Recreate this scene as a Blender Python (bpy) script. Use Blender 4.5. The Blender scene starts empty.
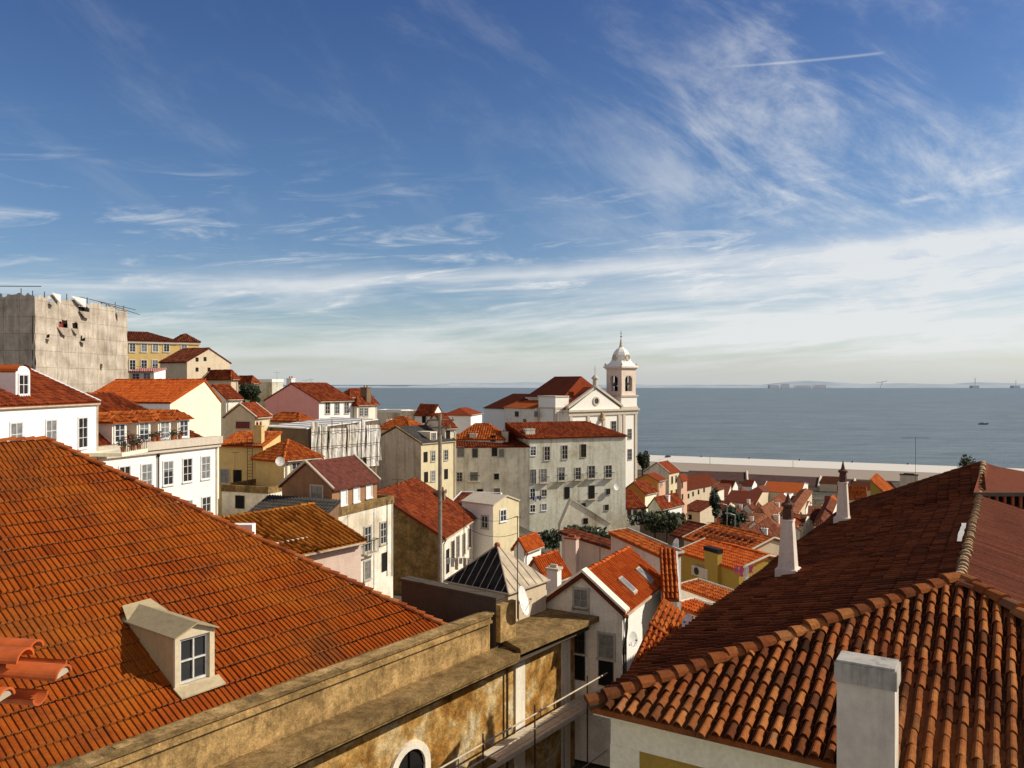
import bpy, math, random
from mathutils import Vector as V
R_ = math.radians
rnd = random.Random(7)
F = 800.0
C = bpy.context.scene.collection
sc = bpy.context.scene

# ---------------------------------------------------------------- helpers: pixels of a first sketch -> metres
def P(px, py, Y):
    return V(((px-512)/F*Y, Y, (384-py)/F*Y))
def ray_plane(px, py, p0, n):
    d = V(((px-512)/F, 1, (384-py)/F))
    t = p0.dot(n)/d.dot(n)
    return d*t
def at_z(px, py, z):
    return P(px, py, z*F/(384-py))

# ---------------------------------------------------------------- materials
def nt_mat(name):
    m = bpy.data.materials.new(name); m.use_nodes = True
    nt = m.node_tree; b = nt.nodes['Principled BSDF']
    return m, nt, b
def N(nt, typ, **kw):
    n = nt.nodes.new(typ)
    for k, v in kw.items():
        if k in n.inputs.keys(): n.inputs[k].default_value = v
        else: setattr(n, k, v)
    return n
def L(nt, a, b): nt.links.new(a, b)
def ramp(nt, stops, interp='LINEAR'):
    r = nt.nodes.new('ShaderNodeValToRGB'); cr = r.color_ramp; cr.interpolation = interp
    while len(cr.elements) < len(stops): cr.elements.new(0.5)
    for e, (p, c) in zip(cr.elements, stops):
        e.position = p; e.color = (c[0], c[1], c[2], 1) if not isinstance(c, (int, float)) else (c, c, c, 1)
    return r
def mix(nt, fac, a, b, mode='MIX'):
    n = nt.nodes.new('ShaderNodeMix'); n.data_type = 'RGBA'; n.blend_type = mode
    for sock, val in ((n.inputs[0], fac), (n.inputs[6], a), (n.inputs[7], b)):
        if isinstance(val, (int, float)): sock.default_value = val
        elif isinstance(val, (tuple, list)): sock.default_value = (val[0], val[1], val[2], 1)
        else: nt.links.new(val, sock)
    return n.outputs[2]
def coords(nt, scale=(1, 1, 1), loc=(0, 0, 0)):
    t = nt.nodes.new('ShaderNodeTexCoord'); m = nt.nodes.new('ShaderNodeMapping')
    m.inputs['Scale'].default_value = scale; m.inputs['Location'].default_value = loc
    nt.links.new(t.outputs['Object'], m.inputs[0]); return m.outputs[0]
def noise(nt, vec, scale, detail=5, rough=.6, dist=0):
    n = N(nt, 'ShaderNodeTexNoise', Scale=scale, Detail=detail, Roughness=rough, Distortion=dist)
    nt.links.new(vec, n.inputs['Vector']); return n.outputs['Fac']
def bump(nt, b, h, strength=.3, dist=.02):
    n = N(nt, 'ShaderNodeBump', Strength=strength, Distance=dist)
    nt.links.new(h, n.inputs['Height']); nt.links.new(n.outputs[0], b.inputs['Normal'])

def plaster(name, col, dirt=(.16, .13, .09), amount=.5, streak=.6, bs=.25):
    m, nt, b = nt_mat(name)
    b.inputs['Roughness'].default_value = .9; b.inputs['Specular IOR Level'].default_value = .15
    v = coords(nt)
    n1 = noise(nt, v, .9, 6, .65, .4)
    n2 = noise(nt, coords(nt, (2.2, 2.2, .16)), 1.2, 5, .7)
    n3 = noise(nt, v, 9, 4, .6)
    r1 = ramp(nt, [(.48, 0), (.78, amount)]); L(nt, n1, r1.inputs[0])
    r2 = ramp(nt, [(.5, 0), (.8, amount*streak)]); L(nt, n2, r2.inputs[0])
    c = mix(nt, r1.outputs[0], col, [x*.55+y*.45 for x, y in zip(dirt, col)])
    c = mix(nt, r2.outputs[0], c, dirt)
    r3 = ramp(nt, [(.3, .88), (.7, 1.06)]); L(nt, n3, r3.inputs[0])
    c = mix(nt, 1, c, r3.outputs[0], 'MULTIPLY')
    L(nt, c, b.inputs['Base Color'])
    bump(nt, b, n3, bs, .02)
    return m
def plain(name, col, rough=.6, metal=0, var=.25, scale=6):
    m, nt, b = nt_mat(name)
    b.inputs['Roughness'].default_value = rough; b.inputs['Metallic'].default_value = metal
    b.inputs['Specular IOR Level'].default_value = .3
    n = noise(nt, coords(nt), scale, 5, .6)
    r = ramp(nt, [(.3, 1-var), (.7, 1+var*.4)]); L(nt, n, r.inputs[0])
    L(nt, mix(nt, 1, col, r.outputs[0], 'MULTIPLY'), b.inputs['Base Color'])
    return m
def tile_mat(name, stops, stain=(.04, .025, .018), stain_amt=.55, sc_=.5, alt=None):
    """roof tiles: a random tint stored per tile, darkest where gap shade is painted, plus larger weather stains"""
    m, nt, b = nt_mat(name)
    b.inputs['Roughness'].default_value = .9; b.inputs['Specular IOR Level'].default_value = .03
    a = N(nt, 'ShaderNodeAttribute', attribute_name='tint')
    r = ramp(nt, stops); L(nt, a.outputs['Fac'], r.inputs[0])
    v = coords(nt)
    n1 = noise(nt, v, sc_, 7, .68, .5)
    rs = ramp(nt, [(.5, 0), (.75, stain_amt)]); L(nt, n1, rs.inputs[0])
    n2 = noise(nt, v, 14, 4, .7)
    r2 = ramp(nt, [(.3, .7), (.7, 1.15)]); L(nt, n2, r2.inputs[0])
    base = r.outputs[0]
    if alt:
        na = noise(nt, v, .22, 5, .6, .6); ra = ramp(nt, [(.44, 0), (.66, .65)]); L(nt, na, ra.inputs[0]); base = mix(nt, ra.outputs[0], base, alt)
        nb = noise(nt, coords(nt, (1, 1, 1), (7, 3, 1)), .35, 6, .7, .8); rb = ramp(nt, [(.5, 0), (.72, .6)]); L(nt, nb, rb.inputs[0]); base = mix(nt, rb.outputs[0], base, (.16, .035, .012))
    c = mix(nt, rs.outputs[0], base, stain)
    c = mix(nt, 1, c, r2.outputs[0], 'MULTIPLY')
    L(nt, c, b.inputs['Base Color'])
    bump(nt, b, n2, .25, .01)
    return m

M = {}
M['white'] = plaster('white_plaster', (.90, .86, .78), amount=.28, dirt=(.5, .45, .36))
M['oldwhite'] = plaster('weathered_white_plaster', (.86, .78, .63), amount=.6, dirt=(.2, .15, .09))
M['cream'] = plaster('cream_plaster', (.90, .84, .60), amount=.3)
M['yellow'] = plaster('yellow_plaster', (.72, .50, .19), amount=.55)
M['paleyellow'] = plaster('pale_yellow_plaster', (.74, .62, .38), amount=.5)
M['ochre'] = plaster('ochre_plaster', (.42, .27, .05), amount=.35)
M['pink'] = plaster('pink_plaster', (1.0, .46, .40), amount=.25)
M['peach'] = plaster('peach_plaster', (.72, .42, .28), amount=.3)
M['mauve'] = plaster('mauve_plaster', (.70, .53, .42), amount=.45)
M['orange'] = plaster('orange_plaster', (.62, .24, .05), amount=.35)
M['grey'] = None
def old_cement(name, k=1.0):
    m, nt, b = nt_mat(name); b.inputs['Roughness'].default_value = .95; b.inputs['Specular IOR Level'].default_value = .1
    v = coords(nt); n1 = noise(nt, v, .9, 8, .72, .1); n2 = noise(nt, v, 3.5, 7, .75, .1); n3 = noise(nt, v, 14, 5, .75); n4 = noise(nt, coords(nt, (3, 3, .35)), 1.6, 6, .7)
    r = ramp(nt, [(.3, (.11*k, .068*k, .028*k)), (.46, (.23*k, .145*k, .056*k)), (.58, (.34*k, .215*k, .085*k)), (.75, (.42*k, .30*k, .15*k))]); L(nt, n1, r.inputs[0])
    r2 = ramp(nt, [(.36, .5), (.6, 1.12)]); L(nt, n2, r2.inputs[0]); r3 = ramp(nt, [(.3, .7), (.62, 1.1)]); L(nt, n3, r3.inputs[0])
    c = mix(nt, .8, r.outputs[0], r2.outputs[0], 'MULTIPLY'); c = mix(nt, .7, c, r3.outputs[0], 'MULTIPLY')
    r4 = ramp(nt, [(.56, 0), (.78, .7)]); L(nt, n4, r4.inputs[0]); c = mix(nt, r4.outputs[0], c, (.05, .037, .02))
    L(nt, c, b.inputs['Base Color'])
    a = nt.nodes.new('ShaderNodeMath'); a.operation = 'ADD'; L(nt, n2, a.inputs[0]); L(nt, n3, a.inputs[1]); bump(nt, b, a.outputs[0], .7, .03)
    return m
def stained(name, col):
    m, nt, b = nt_mat(name); b.inputs['Roughness'].default_value = .92; b.inputs['Specular IOR Level'].default_value = .1
    v = coords(nt); n1 = noise(nt, v, .16, 8, .68, .7); n2 = noise(nt, coords(nt, (1.2, 1.2, .10)), .9, 6, .72); n3 = noise(nt, v, 2.2, 6, .7); n4 = noise(nt, coords(nt, (1, 1, 1), (30, 5, 9)), .11, 6, .65, .5)
    r1 = ramp(nt, [(.44, 0), (.70, .8)]); L(nt, n1, r1.inputs[0]); c = mix(nt, r1.outputs[0], col, (col[0]*.72, col[1]*.70, col[2]*.66))
    r4 = ramp(nt, [(.56, 0), (.72, .75)]); L(nt, n4, r4.inputs[0]); c = mix(nt, r4.outputs[0], c, (.36, .24, .09))
    r2 = ramp(nt, [(.50, 0), (.75, .65)]); L(nt, n2, r2.inputs[0]); c = mix(nt, r2.outputs[0], c, (.22, .17, .09))
    r3 = ramp(nt, [(.3, .82), (.68, 1.08)]); L(nt, n3, r3.inputs[0]); c = mix(nt, 1, c, r3.outputs[0], 'MULTIPLY')
    L(nt, c, b.inputs['Base Color']); bump(nt, b, n3, .3, .03); return m
M['greygreen'] = plaster('grey_green_plaster', (.66, .62, .48), amount=.75, dirt=(.26, .2, .11))
M['greywing'] = plaster('grey_brown_plaster', (.68, .61, .46), amount=.85, dirt=(.27, .2, .1))
M['greygreen'] = stained('stained_grey_green_plaster', (.72, .69, .55)); M['greywing'] = stained('stained_grey_brown_plaster', (.90, .82, .62)); M['shabby'] = stained('shabby_white_plaster', (.90, .82, .66)); M['rubble'] = old_cement('rubble_stone', .95)
M['grey'] = stained('stained_grey_render', (.86, .75, .57))
M['beige'] = plaster('beige_plaster', (.66, .53, .36), amount=.5)
M['stonebrown'] = plaster('brown_rubble_stone', (.22, .15, .09), amount=.8, dirt=(.04, .03, .02), bs=.9)
M['church'] = plaster('limewashed_church_wall', (.90, .85, .75), amount=.2, dirt=(.5, .43, .34))
M['limestone'] = plaster('pale_limestone', (.62, .53, .41), amount=.4)
M['pinkstone'] = plaster('pinkish_tower_stone', (.82, .66, .52), amount=.3)
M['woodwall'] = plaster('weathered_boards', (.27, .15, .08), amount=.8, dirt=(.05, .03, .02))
M['woodlit'] = plaster('sunlit_boards', (.36, .19, .09), amount=.8, dirt=(.1, .05, .03))  # lighter copy of the boards, sunlight painted into the colour
M['cement'] = old_cement('stained_cement', 1.6)
M['topcement'] = old_cement('mossy_cement', 1.0)
M['darkcement'] = plaster('dark_cement', (.10, .075, .05), amount=.7, dirt=(.03, .02, .015))
M['mortar'] = plaster('lime_mortar', (.6, .52, .38), amount=.4)

t_or = [(0, (.13, .035, .012)), (.10, (.24, .055, .013)), (.45, (.37, .088, .017)), (.8, (.47, .125, .022)), (.93, (.42, .20, .07)), (1, (.30, .07, .03))]
M['t_left'] = tile_mat('flat_clay_tiles', [(0, (.03, .007, .003)), (.03, (.10, .02, .006)), (.06, (.26, .048, .007)), (.5, (.31, .060, .008)), (.95, (.36, .076, .010)), (1, (.40, .10, .02))], stain_amt=.72, sc_=.42, alt=(.38, .112, .013))
M['t_right'] = tile_mat('old_barrel_tiles', [(0, (.03, .012, .006)), (.05, (.1, .035, .015)), (.25, (.22, .068, .021)), (.6, (.32, .10, .028)), (.88, (.40, .15, .045)), (1, (.22, .10, .05))], stain=(.035, .02, .015), stain_amt=.7, sc_=.55, alt=(.36, .155, .05))
M['t_orange'] = tile_mat('orange_clay_tiles', [(0, (.26, .05, .014)), (.5, (.42, .095, .02)), (1, (.5, .14, .03))], stain_amt=.35)
M['t_red'] = tile_mat('red_clay_tiles', [(0, (.14, .03, .013)), (.5, (.26, .05, .017)), (1, (.34, .085, .027))], stain_amt=.55)
M['t_dull'] = tile_mat('dull_weathered_tiles', [(0, (.11, .035, .02)), (.5, (.20, .062, .032)), (1, (.28, .11, .06))], stain_amt=.6)
M['t_pale'] = tile_mat('pale_weathered_tiles', [(0, (.2, .07, .035)), (.5, (.32, .115, .055)), (1, (.38, .17, .09))], stain_amt=.5)
M['t_brown'] = tile_mat('brown_old_tiles', [(0, (.08, .022, .013)), (.5, (.15, .036, .017)), (1, (.21, .06, .026))], stain_amt=.5)
M['t_ochre'] = tile_mat('ochre_mossy_tiles', [(0, (.22, .07, .012)), (.5, (.38, .13, .018)), (1, (.46, .19, .03))], stain_amt=.45)
M['t_new'] = tile_mat('bright_new_tiles', [(0, (.40, .065, .015)), (.5, (.50, .10, .02)), (1, (.55, .13, .025))], stain_amt=.1)
M['t_rust'] = plain('rusty_sheet_roof', (.13, .032, .017), .9, 0, .6, 2.5)
M['greyroof'] = plain('grey_fibre_cement', (.05, .044, .036), .85, 0, .5, 1.2)  # darkened to paint the attic's shade onto the lean-to roof
M['zinc'] = plain('zinc_sheet', (.50, .40, .27), .7, 0, .35, 1.5)
M['whiteroof'] = plain('white_metal_sheet', (.88, .85, .78), .5, 0, .2, 1)
M['whitepaint'] = plain('white_paint', (.78, .77, .74), .55, 0, .15)
M['frame'] = plain('old_white_frame', (.66, .63, .56), .6, 0, .2)
M['greyframe'] = plain('grey_wood_frame', (.34, .3, .22), .7, 0, .3)
M['darkframe'] = plain('dark_wood_frame', (.06, .045, .03), .7, 0, .3)
M['stoneframe'] = plain('stone_surround', (.5, .44, .36), .9, 0, .25)
M['iron'] = plain('dark_iron', (.025, .022, .02), .5, .5, .3)
M['steel'] = plain('galvanised_tube', (.42, .38, .32), .5, .5, .3)
M['rustiron'] = plain('rusty_iron', (.09, .05, .03), .8, .2, .5)
M['greywood'] = plain('grey_pole_wood', (.28, .23, .17), .9, 0, .4)
M['plank'] = plain('pale_scaffold_board', (.6, .5, .36), .85, 0, .25, 3)
M['maroon'] = plain('maroon_paint', (.16, .025, .02), .6)
M['redpaint'] = plain('red_paint', (.35, .03, .02), .6)
M['terracotta'] = plain('terracotta', (.33, .10, .04), .8, 0, .3)
M['pot'] = plain('dark_chimney_pot', (.11, .045, .025), .8, 0, .35)
M['dish'] = plain('dish_white', (.8, .78, .72), .45)
M['cloth_w'] = plain('white_laundry', (.7, .68, .64), .9)
M['cloth_b'] = plain('blue_laundry', (.05, .08, .3), .9)
M['cloth_p'] = plain('pink_laundry', (.6, .1, .22), .9)
M['cable'] = plain('black_cable', (.015, .013, .012), .7)
m, nt, b = nt_mat('window_glass')
b.inputs['Base Color'].default_value = (.035, .038, .04, 1); b.inputs['Roughness'].default_value = .12
b.inputs['Specular IOR Level'].default_value = .6
M['glass'] = m
M['glasslit'] = plain('glass_with_curtain', (.22, .22, .21), .3, 0, .5, 3)
M['glass_dk'] = plain('sooty_glass', (.035, .03, .026), .9, 0, .7, 2)
M['glass_dk'].node_tree.nodes['Principled BSDF'].inputs['Specular IOR Level'].default_value = .05
M['dark'] = plain('dark_opening', (.008, .007, .006), .9)
# bronze bell
M['bronze'] = plain('bronze', (.05, .04, .03), .5, .6)

def netting_mat():
    m, nt, b = nt_mat('scaffold_netting')
    b.inputs['Roughness'].default_value = .95; b.inputs['Specular IOR Level'].default_value = .05
    v = coords(nt)
    n1 = noise(nt, v, .35, 6, .7, .6); n2 = noise(nt, coords(nt, (1.4, 1.4, .25)), 1.3, 5, .7)
    r = ramp(nt, [(.3, (.38, .31, .235)), (.55, (.56, .47, .365)), (.8, (.64, .55, .44))]); L(nt, n1, r.inputs[0])
    r2 = ramp(nt, [(.35, .72), (.62, 1.05)]); L(nt, n2, r2.inputs[0])
    br = N(nt, 'ShaderNodeTexBrick', Scale=.5, offset=0.0)
    br.inputs['Color1'].default_value = (1, 1, 1, 1); br.inputs['Color2'].default_value = (.93, .93, .93, 1)
    br.inputs['Mortar'].default_value = (.62, .6, .57, 1); br.inputs['Mortar Size'].default_value = .022
    br.inputs['Brick Width'].default_value = 1.0; br.inputs['Row Height'].default_value = 1.0
    uv = nt.nodes.new('ShaderNodeUVMap'); L(nt, uv.outputs[0], br.inputs['Vector'])
    c = mix(nt, 1, r.outputs[0], r2.outputs[0], 'MULTIPLY'); c = mix(nt, .8, c, br.outputs[0], 'MULTIPLY')
    L(nt, c, b.inputs['Base Color']); bump(nt, b, n2, .5, .15)
    return m
M['net'] = netting_mat()

def ruin_wall():
    m, nt, b = nt_mat('peeling_ochre_plaster')
    b.inputs['Roughness'].default_value = .95; b.inputs['Specular IOR Level'].default_value = .1
    v = coords(nt)
    n1 = noise(nt, v, .5, 8, .68, .35); n2 = noise(nt, v, 2.6, 7, .74, .2)
    n3 = noise(nt, coords(nt, (1.5, 1.5, .2)), 1.1, 6, .7); n4 = noise(nt, v, 12, 4, .7)
    r1 = ramp(nt, [(.32, (.13, .065, .02)), (.41, (.38, .18, .04)), (.50, (.54, .32, .10)), (.58, (.68, .52, .28)), (.68, (.74, .64, .46))]); L(nt, n1, r1.inputs[0])
    r2 = ramp(nt, [(.42, .45), (.58, 1.1)]); L(nt, n2, r2.inputs[0])
    c = mix(nt, .75, r1.outputs[0], r2.outputs[0], 'MULTIPLY')
    r3 = ramp(nt, [(.56, 0), (.76, .75)]); L(nt, n3, r3.inputs[0])
    c = mix(nt, r3.outputs[0], c, (.07, .045, .025))
    L(nt, c, b.inputs['Base Color'])
    a = nt.nodes.new('ShaderNodeMath'); a.operation = 'ADD'; L(nt, n2, a.inputs[0]); L(nt, n4, a.inputs[1])
    bump(nt, b, a.outputs[0], .8, .05)
    return m
M['ruin'] = ruin_wall()

# ---------------------------------------------------------------- mesh builder
class MB:
    def __init__(s): s.v = []; s.f = []; s.t = []; s.mi = []; s.uv = {}
    def poly(s, pts, t=.5, mi=0, uv=None):
        i = len(s.v); s.v.extend([tuple(p) for p in pts]); s.f.append(tuple(range(i, i+len(pts)))); s.t.append(t); s.mi.append(mi)
        if uv: s.uv[len(s.f)-1] = uv
    def grid(s, rows, t=.5, mi=0, closed=False):
        i0 = len(s.v); n = len(rows[0])
        for r in rows: s.v.extend([tuple(p) for p in r])
        for j in range(len(rows)-1):
            for k in range(n if closed else n-1):
                k2 = (k+1) % n
                s.f.append((i0+j*n+k, i0+j*n+k2, i0+(j+1)*n+k2, i0+(j+1)*n+k)); s.t.append(t); s.mi.append(mi)
    def hexa(s, p, t=.5, mi=0):
        i = len(s.v); s.v.extend([tuple(q) for q in p])
        for f in ((0, 3, 2, 1), (4, 5, 6, 7), (0, 1, 5, 4), (1, 2, 6, 5), (2, 3, 7, 6), (3, 0, 4, 7)):
            s.f.append(tuple(i+k for k in f)); s.t.append(t); s.mi.append(mi)
    def box(s, x0, x1, y0, y1, z0, z1, t=.5, mi=0):
        s.hexa([(x0, y0, z0), (x1, y0, z0), (x1, y1, z0), (x0, y1, z0), (x0, y0, z1), (x1, y0, z1), (x1, y1, z1), (x0, y1, z1)], t, mi)
    def slab(s, top, thick, t=.5, mi=0, uv=None):
        """polygon with thickness straight down"""
        n = len(top); s.poly(top, t, mi, uv)
        bot = [V(p)-V((0, 0, thick)) for p in top]
        s.poly(bot[::-1], t, mi)
        for k in range(n):
            k2 = (k+1) % n; s.poly([bot[k], bot[k2], top[k2], top[k]], t, mi)
    def tube(s, p0, p1, r0, r1=None, seg=6, t=.5, mi=0, caps=True):
        p0 = V(p0); p1 = V(p1); r1 = r0 if r1 is None else r1
        d = (p1-p0).normalized(); a = d.orthogonal().normalized(); b = d.cross(a)
        ra = [p0+(a*math.cos(2*math.pi*k/seg)+b*math.sin(2*math.pi*k/seg))*r0 for k in range(seg)]
        rb = [p1+(a*math.cos(2*math.pi*k/seg)+b*math.sin(2*math.pi*k/seg))*r1 for k in range(seg)]
        s.grid([ra, rb], t, mi, True)
        if caps: s.poly(ra[::-1], t, mi); s.poly(rb, t, mi)
    def path(s, pts, r, seg=5, t=.5, mi=0):
        for a, b in zip(pts, pts[1:]): s.tube(a, b, r, r, seg, t, mi)
    def lathe(s, c, prof, seg=12, rot=0, t=.5, mi=0, squash=1):
        rows = [[(c[0]+r*math.cos(rot+2*math.pi*k/seg), c[1]+r*math.sin(rot+2*math.pi*k/seg)*squash, c[2]+z) for k in range(seg)] for r, z in prof]
        s.grid(rows, t, mi, True); s.poly(rows[-1], t, mi)
    def ball(s, c, r, seg=8, ring=5, t=.5, mi=0, sq=(1, 1, 1)):
        rows = []
        for j in range(ring+1):
            th = -math.pi/2+math.pi*j/ring
            rows.append([(c[0]+sq[0]*r*math.cos(th)*math.cos(2*math.pi*k/seg), c[1]+sq[1]*r*math.cos(th)*math.sin(2*math.pi*k/seg), c[2]+sq[2]*r*math.sin(th)) for k in range(seg)])
        s.grid(rows, t, mi, True)
    def build(s, name, mat, parent=None, smooth=False, local=False):
        me = bpy.data.meshes.new(name)
        off = V((0, 0, 0))
        if parent is not None and not local:
            p = parent
            while p is not None: off = off + p.location; p = p.parent
        me.from_pydata([(x-off[0], y-off[1], z-off[2]) for x, y, z in s.v], [], s.f)
        a = me.attributes.new('tint', 'FLOAT', 'FACE'); a.data.foreach_set('value', s.t)
        if s.uv:
            ul = me.uv_layers.new(name='UVMap')
            for fi, uvs in s.uv.items():
                pl = me.polygons[fi]
                for li, q in zip(pl.loop_indices, uvs): ul.data[li].uv = q
        for m_ in (mat if isinstance(mat, (list, tuple)) else [mat]): me.materials.append(M[m_] if isinstance(m_, str) else m_)
        if any(s.mi): me.polygons.foreach_set('material_index', s.mi)
        if smooth: me.polygons.foreach_set('use_smooth', [True]*len(s.f))
        me.update()
        o = bpy.data.objects.new(name, me); C.objects.link(o)
        if parent is not None: o.parent = parent
        return o

def thing(name, label, cat, loc=(0, 0, 0), group=None):
    o = bpy.data.objects.new(name, None); C.objects.link(o); o.location = loc
    o.empty_display_size = .3
    o['label'] = label; o['category'] = cat
    if group: o['group'] = group
    return o
def tag(o, label, cat, group=None):
    o['label'] = label; o['category'] = cat
    if group: o['group'] = group
    return o

# ---------------------------------------------------------------- roof tiles
PROF = {
 'flat': [(0, .0), (.10, .05), (.28, .055), (.40, .014), (.93, .014), (1, 0)],
 'barrel': [(0, -.02), (.13, -.02), (.17, .035), (.27, .085), (.41, .118), (.54, .118), (.69, .085), (.79, .035), (.83, -.02), (1, -.02)],
 'lo': [(0, 0), (.15, 0), (.32, .07), (.5, .095), (.68, .07), (.85, 0), (1, 0)],
 'xlo': [(0, 0), (.35, .09), (.65, .09), (1, 0)],
}
def inside(p, poly):
    c = False; x, y = p
    for (x0, y0), (x1, y1) in zip(poly, poly[1:]+poly[:1]):
        if (y0 > y) != (y1 > y) and x < (x1-x0)*(y-y0)/(y1-y0)+x0: c = not c
    return c
def slope(mb, pts, kind=None, pitch=.23, expo=.36, thick=.12, lift=.02, jit=1, sag=0, mi=0, level=False, uvec=None, lipmi=None, liph=.03):
    """one roof plane, first edge = eave, counter-clockwise from above: a slab and its tiles"""
    pts = [V(p) for p in pts]
    O = pts[0]; U = (pts[1]-pts[0]).normalized()
    nrm = U.cross(pts[2]-pts[1]); nrm.normalize()
    if nrm.z < 0: nrm = -nrm
    if uvec is not None: U = (V(uvec)-nrm*V(uvec).dot(nrm)).normalized()
    if level: U = V((0, 0, 1)).cross(nrm).normalized()
    W = nrm.cross(U).normalized()
    p2 = [((p-O).dot(U), (p-O).dot(W)) for p in pts]
    mb.slab(pts, thick, .4, mi, None)
    if not kind: return
    u0 = min(p[0] for p in p2); u1 = max(p[0] for p in p2); v0 = min(p[1] for p in p2); v1 = max(p[1] for p in p2)
    pr = PROF[kind]; n = len(pr)
    nr = max(1, int(round((v1-v0)/expo))); ex = (v1-v0)/nr
    nc = max(1, int(round((u1-u0)/pitch))); pi_ = (u1-u0)/nc
    big = kind in ('flat', 'barrel')
    if kind == 'barrel': pr = [(f, h*pitch/.30) for f, h in pr]
    for j in range(nr):
        va = v0+j*ex-.03; vb = v0+(j+1)*ex+.02
        ro = rnd.uniform(-.5, .5)*pi_*(.9 if kind == 'flat' else .12)*jit
        for i in range(nc):
            if not inside((u0+(i+.5)*pi_, v0+(j+.5)*ex), p2): continue
            ua = u0+i*pi_+ro+rnd.uniform(-.007, .007)*jit
            uc, vc = u0+(i+.5)*pi_, v0+(j+.5)*ex
            dl = rnd.uniform(-.007, .009)*jit; sk = rnd.uniform(-.009, .009)*jit
            if big: dl += .030*math.sin(uc*.55+1.3*math.sin(vc*.4))*math.sin(vc*.45+.6)+.016*math.sin(uc*1.5+vc*.9)
            slip = rnd.uniform(.05, .14) if big and rnd.random() < .012 else rnd.uniform(-.012, .012)*jit
            if big and rnd.random() < .02: sk += rnd.uniform(-.04, .04)
            t = rnd.random() if kind != 'flat' else (.2+.75*rnd.random() if rnd.random() > .012 else .05)
            low = []; up = []
            for (f, h) in pr:
                s_ = pi_
                low.append(O+U*(ua+f*s_)+W*(va-slip+rnd.uniform(-.004, .004)*jit)+nrm*(lift+h+(.05 if kind == 'flat' else .034)+dl))
                k = .5+(f-.5)*.9 if kind != 'flat' else f
                up.append(O+U*(ua+sk+k*s_)+W*vb+nrm*(lift+h*.86+dl*.5))
            if kind == 'flat':
                fm = 1-(.05+rnd.uniform(.05, .09))/(vb-va)
                mid = [a_.lerp(b_, fm) for a_, b_ in zip(low, up)]
                mb.grid([mid, up], .0, mi); up = mid  # shadow below the next course's lip, painted as a dark strip
            mb.grid([low, up], t, mi)
            if kind == 'barrel':
                for q in (-1, -(n-1)): mb.t[q] = .0  # shade in the troughs painted with the darkest tint
            elif kind == 'flat': mb.t[-(n-1)+2] = .0; mb.t[-1] = .0  # shadow lines in the grooves painted dark likewise
            if big:
                lip = [p-nrm*liph for p in low]
                mb.grid([lip, low], t*.6, mi if lipmi is None else lipmi)
def ridge_row(mb, a, b, r=.13, step=.38, t=None, mi=0, seg=6, lift=.03, taper=.82):
    """half-round ridge tiles from a to b"""
    a = V(a); b = V(b); d = b-a; n = max(1, int(d.length/step)); d /= n
    up = V((0, 0, 1)); ax = d.normalized(); side = ax.cross(up).normalized(); upv = side.cross(ax)
    for k in range(n):
        p = a+d*k; q = a+d*(k+1.12)
        tt = rnd.random() if t is None else t
        j = V((rnd.uniform(-.03, .03), rnd.uniform(-.03, .03), rnd.uniform(-.02, .025)))
        r0 = [p+j+side*(r*math.cos(math.pi*m_/seg))+upv*(r*math.sin(math.pi*m_/seg)*.9+lift) for m_ in range(seg+1)]
        r1 = [q+j+side*(r*taper*math.cos(math.pi*m_/seg))+upv*(r*taper*math.sin(math.pi*m_/seg)*.9+lift*.4) for m_ in range(seg+1)]
        mb.grid([r0, r1], tt, mi); mb.poly(r0, tt*.5, mi)

# ---------------------------------------------------------------- oriented frame (corner, a to the left, b to the right/away)
class Fr:
    def __init__(s, X, Y, yaw, k=1.0):
        y = R_(yaw); s.k = k; s.c = V((X, Y, 0)); s.yaw = yaw
        s.dl = V((-math.cos(y), math.sin(y), 0)); s.dr = V((math.sin(y), math.cos(y), 0))
    def pt(s, a, b, z): return s.c+(s.dl*a+s.dr*b+V((0, 0, z)))*s.k
    def box(s, mb, a0, a1, b0, b1, z0, z1, t=.5, mi=0):
        mb.hexa([s.pt(a0, b0, z0), s.pt(a0, b1, z0), s.pt(a1, b1, z0), s.pt(a1, b0, z0), s.pt(a0, b0, z1), s.pt(a0, b1, z1), s.pt(a1, b1, z1), s.pt(a1, b0, z1)], t, mi)
    def solve(s, d, px):
        k = (px-512)/F; return (k*s.c.y-s.c.x)/(d.x-k*d.y)
    def rotL(s): return R_(-s.yaw)
    def rotR(s): return R_(90-s.yaw)

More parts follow.
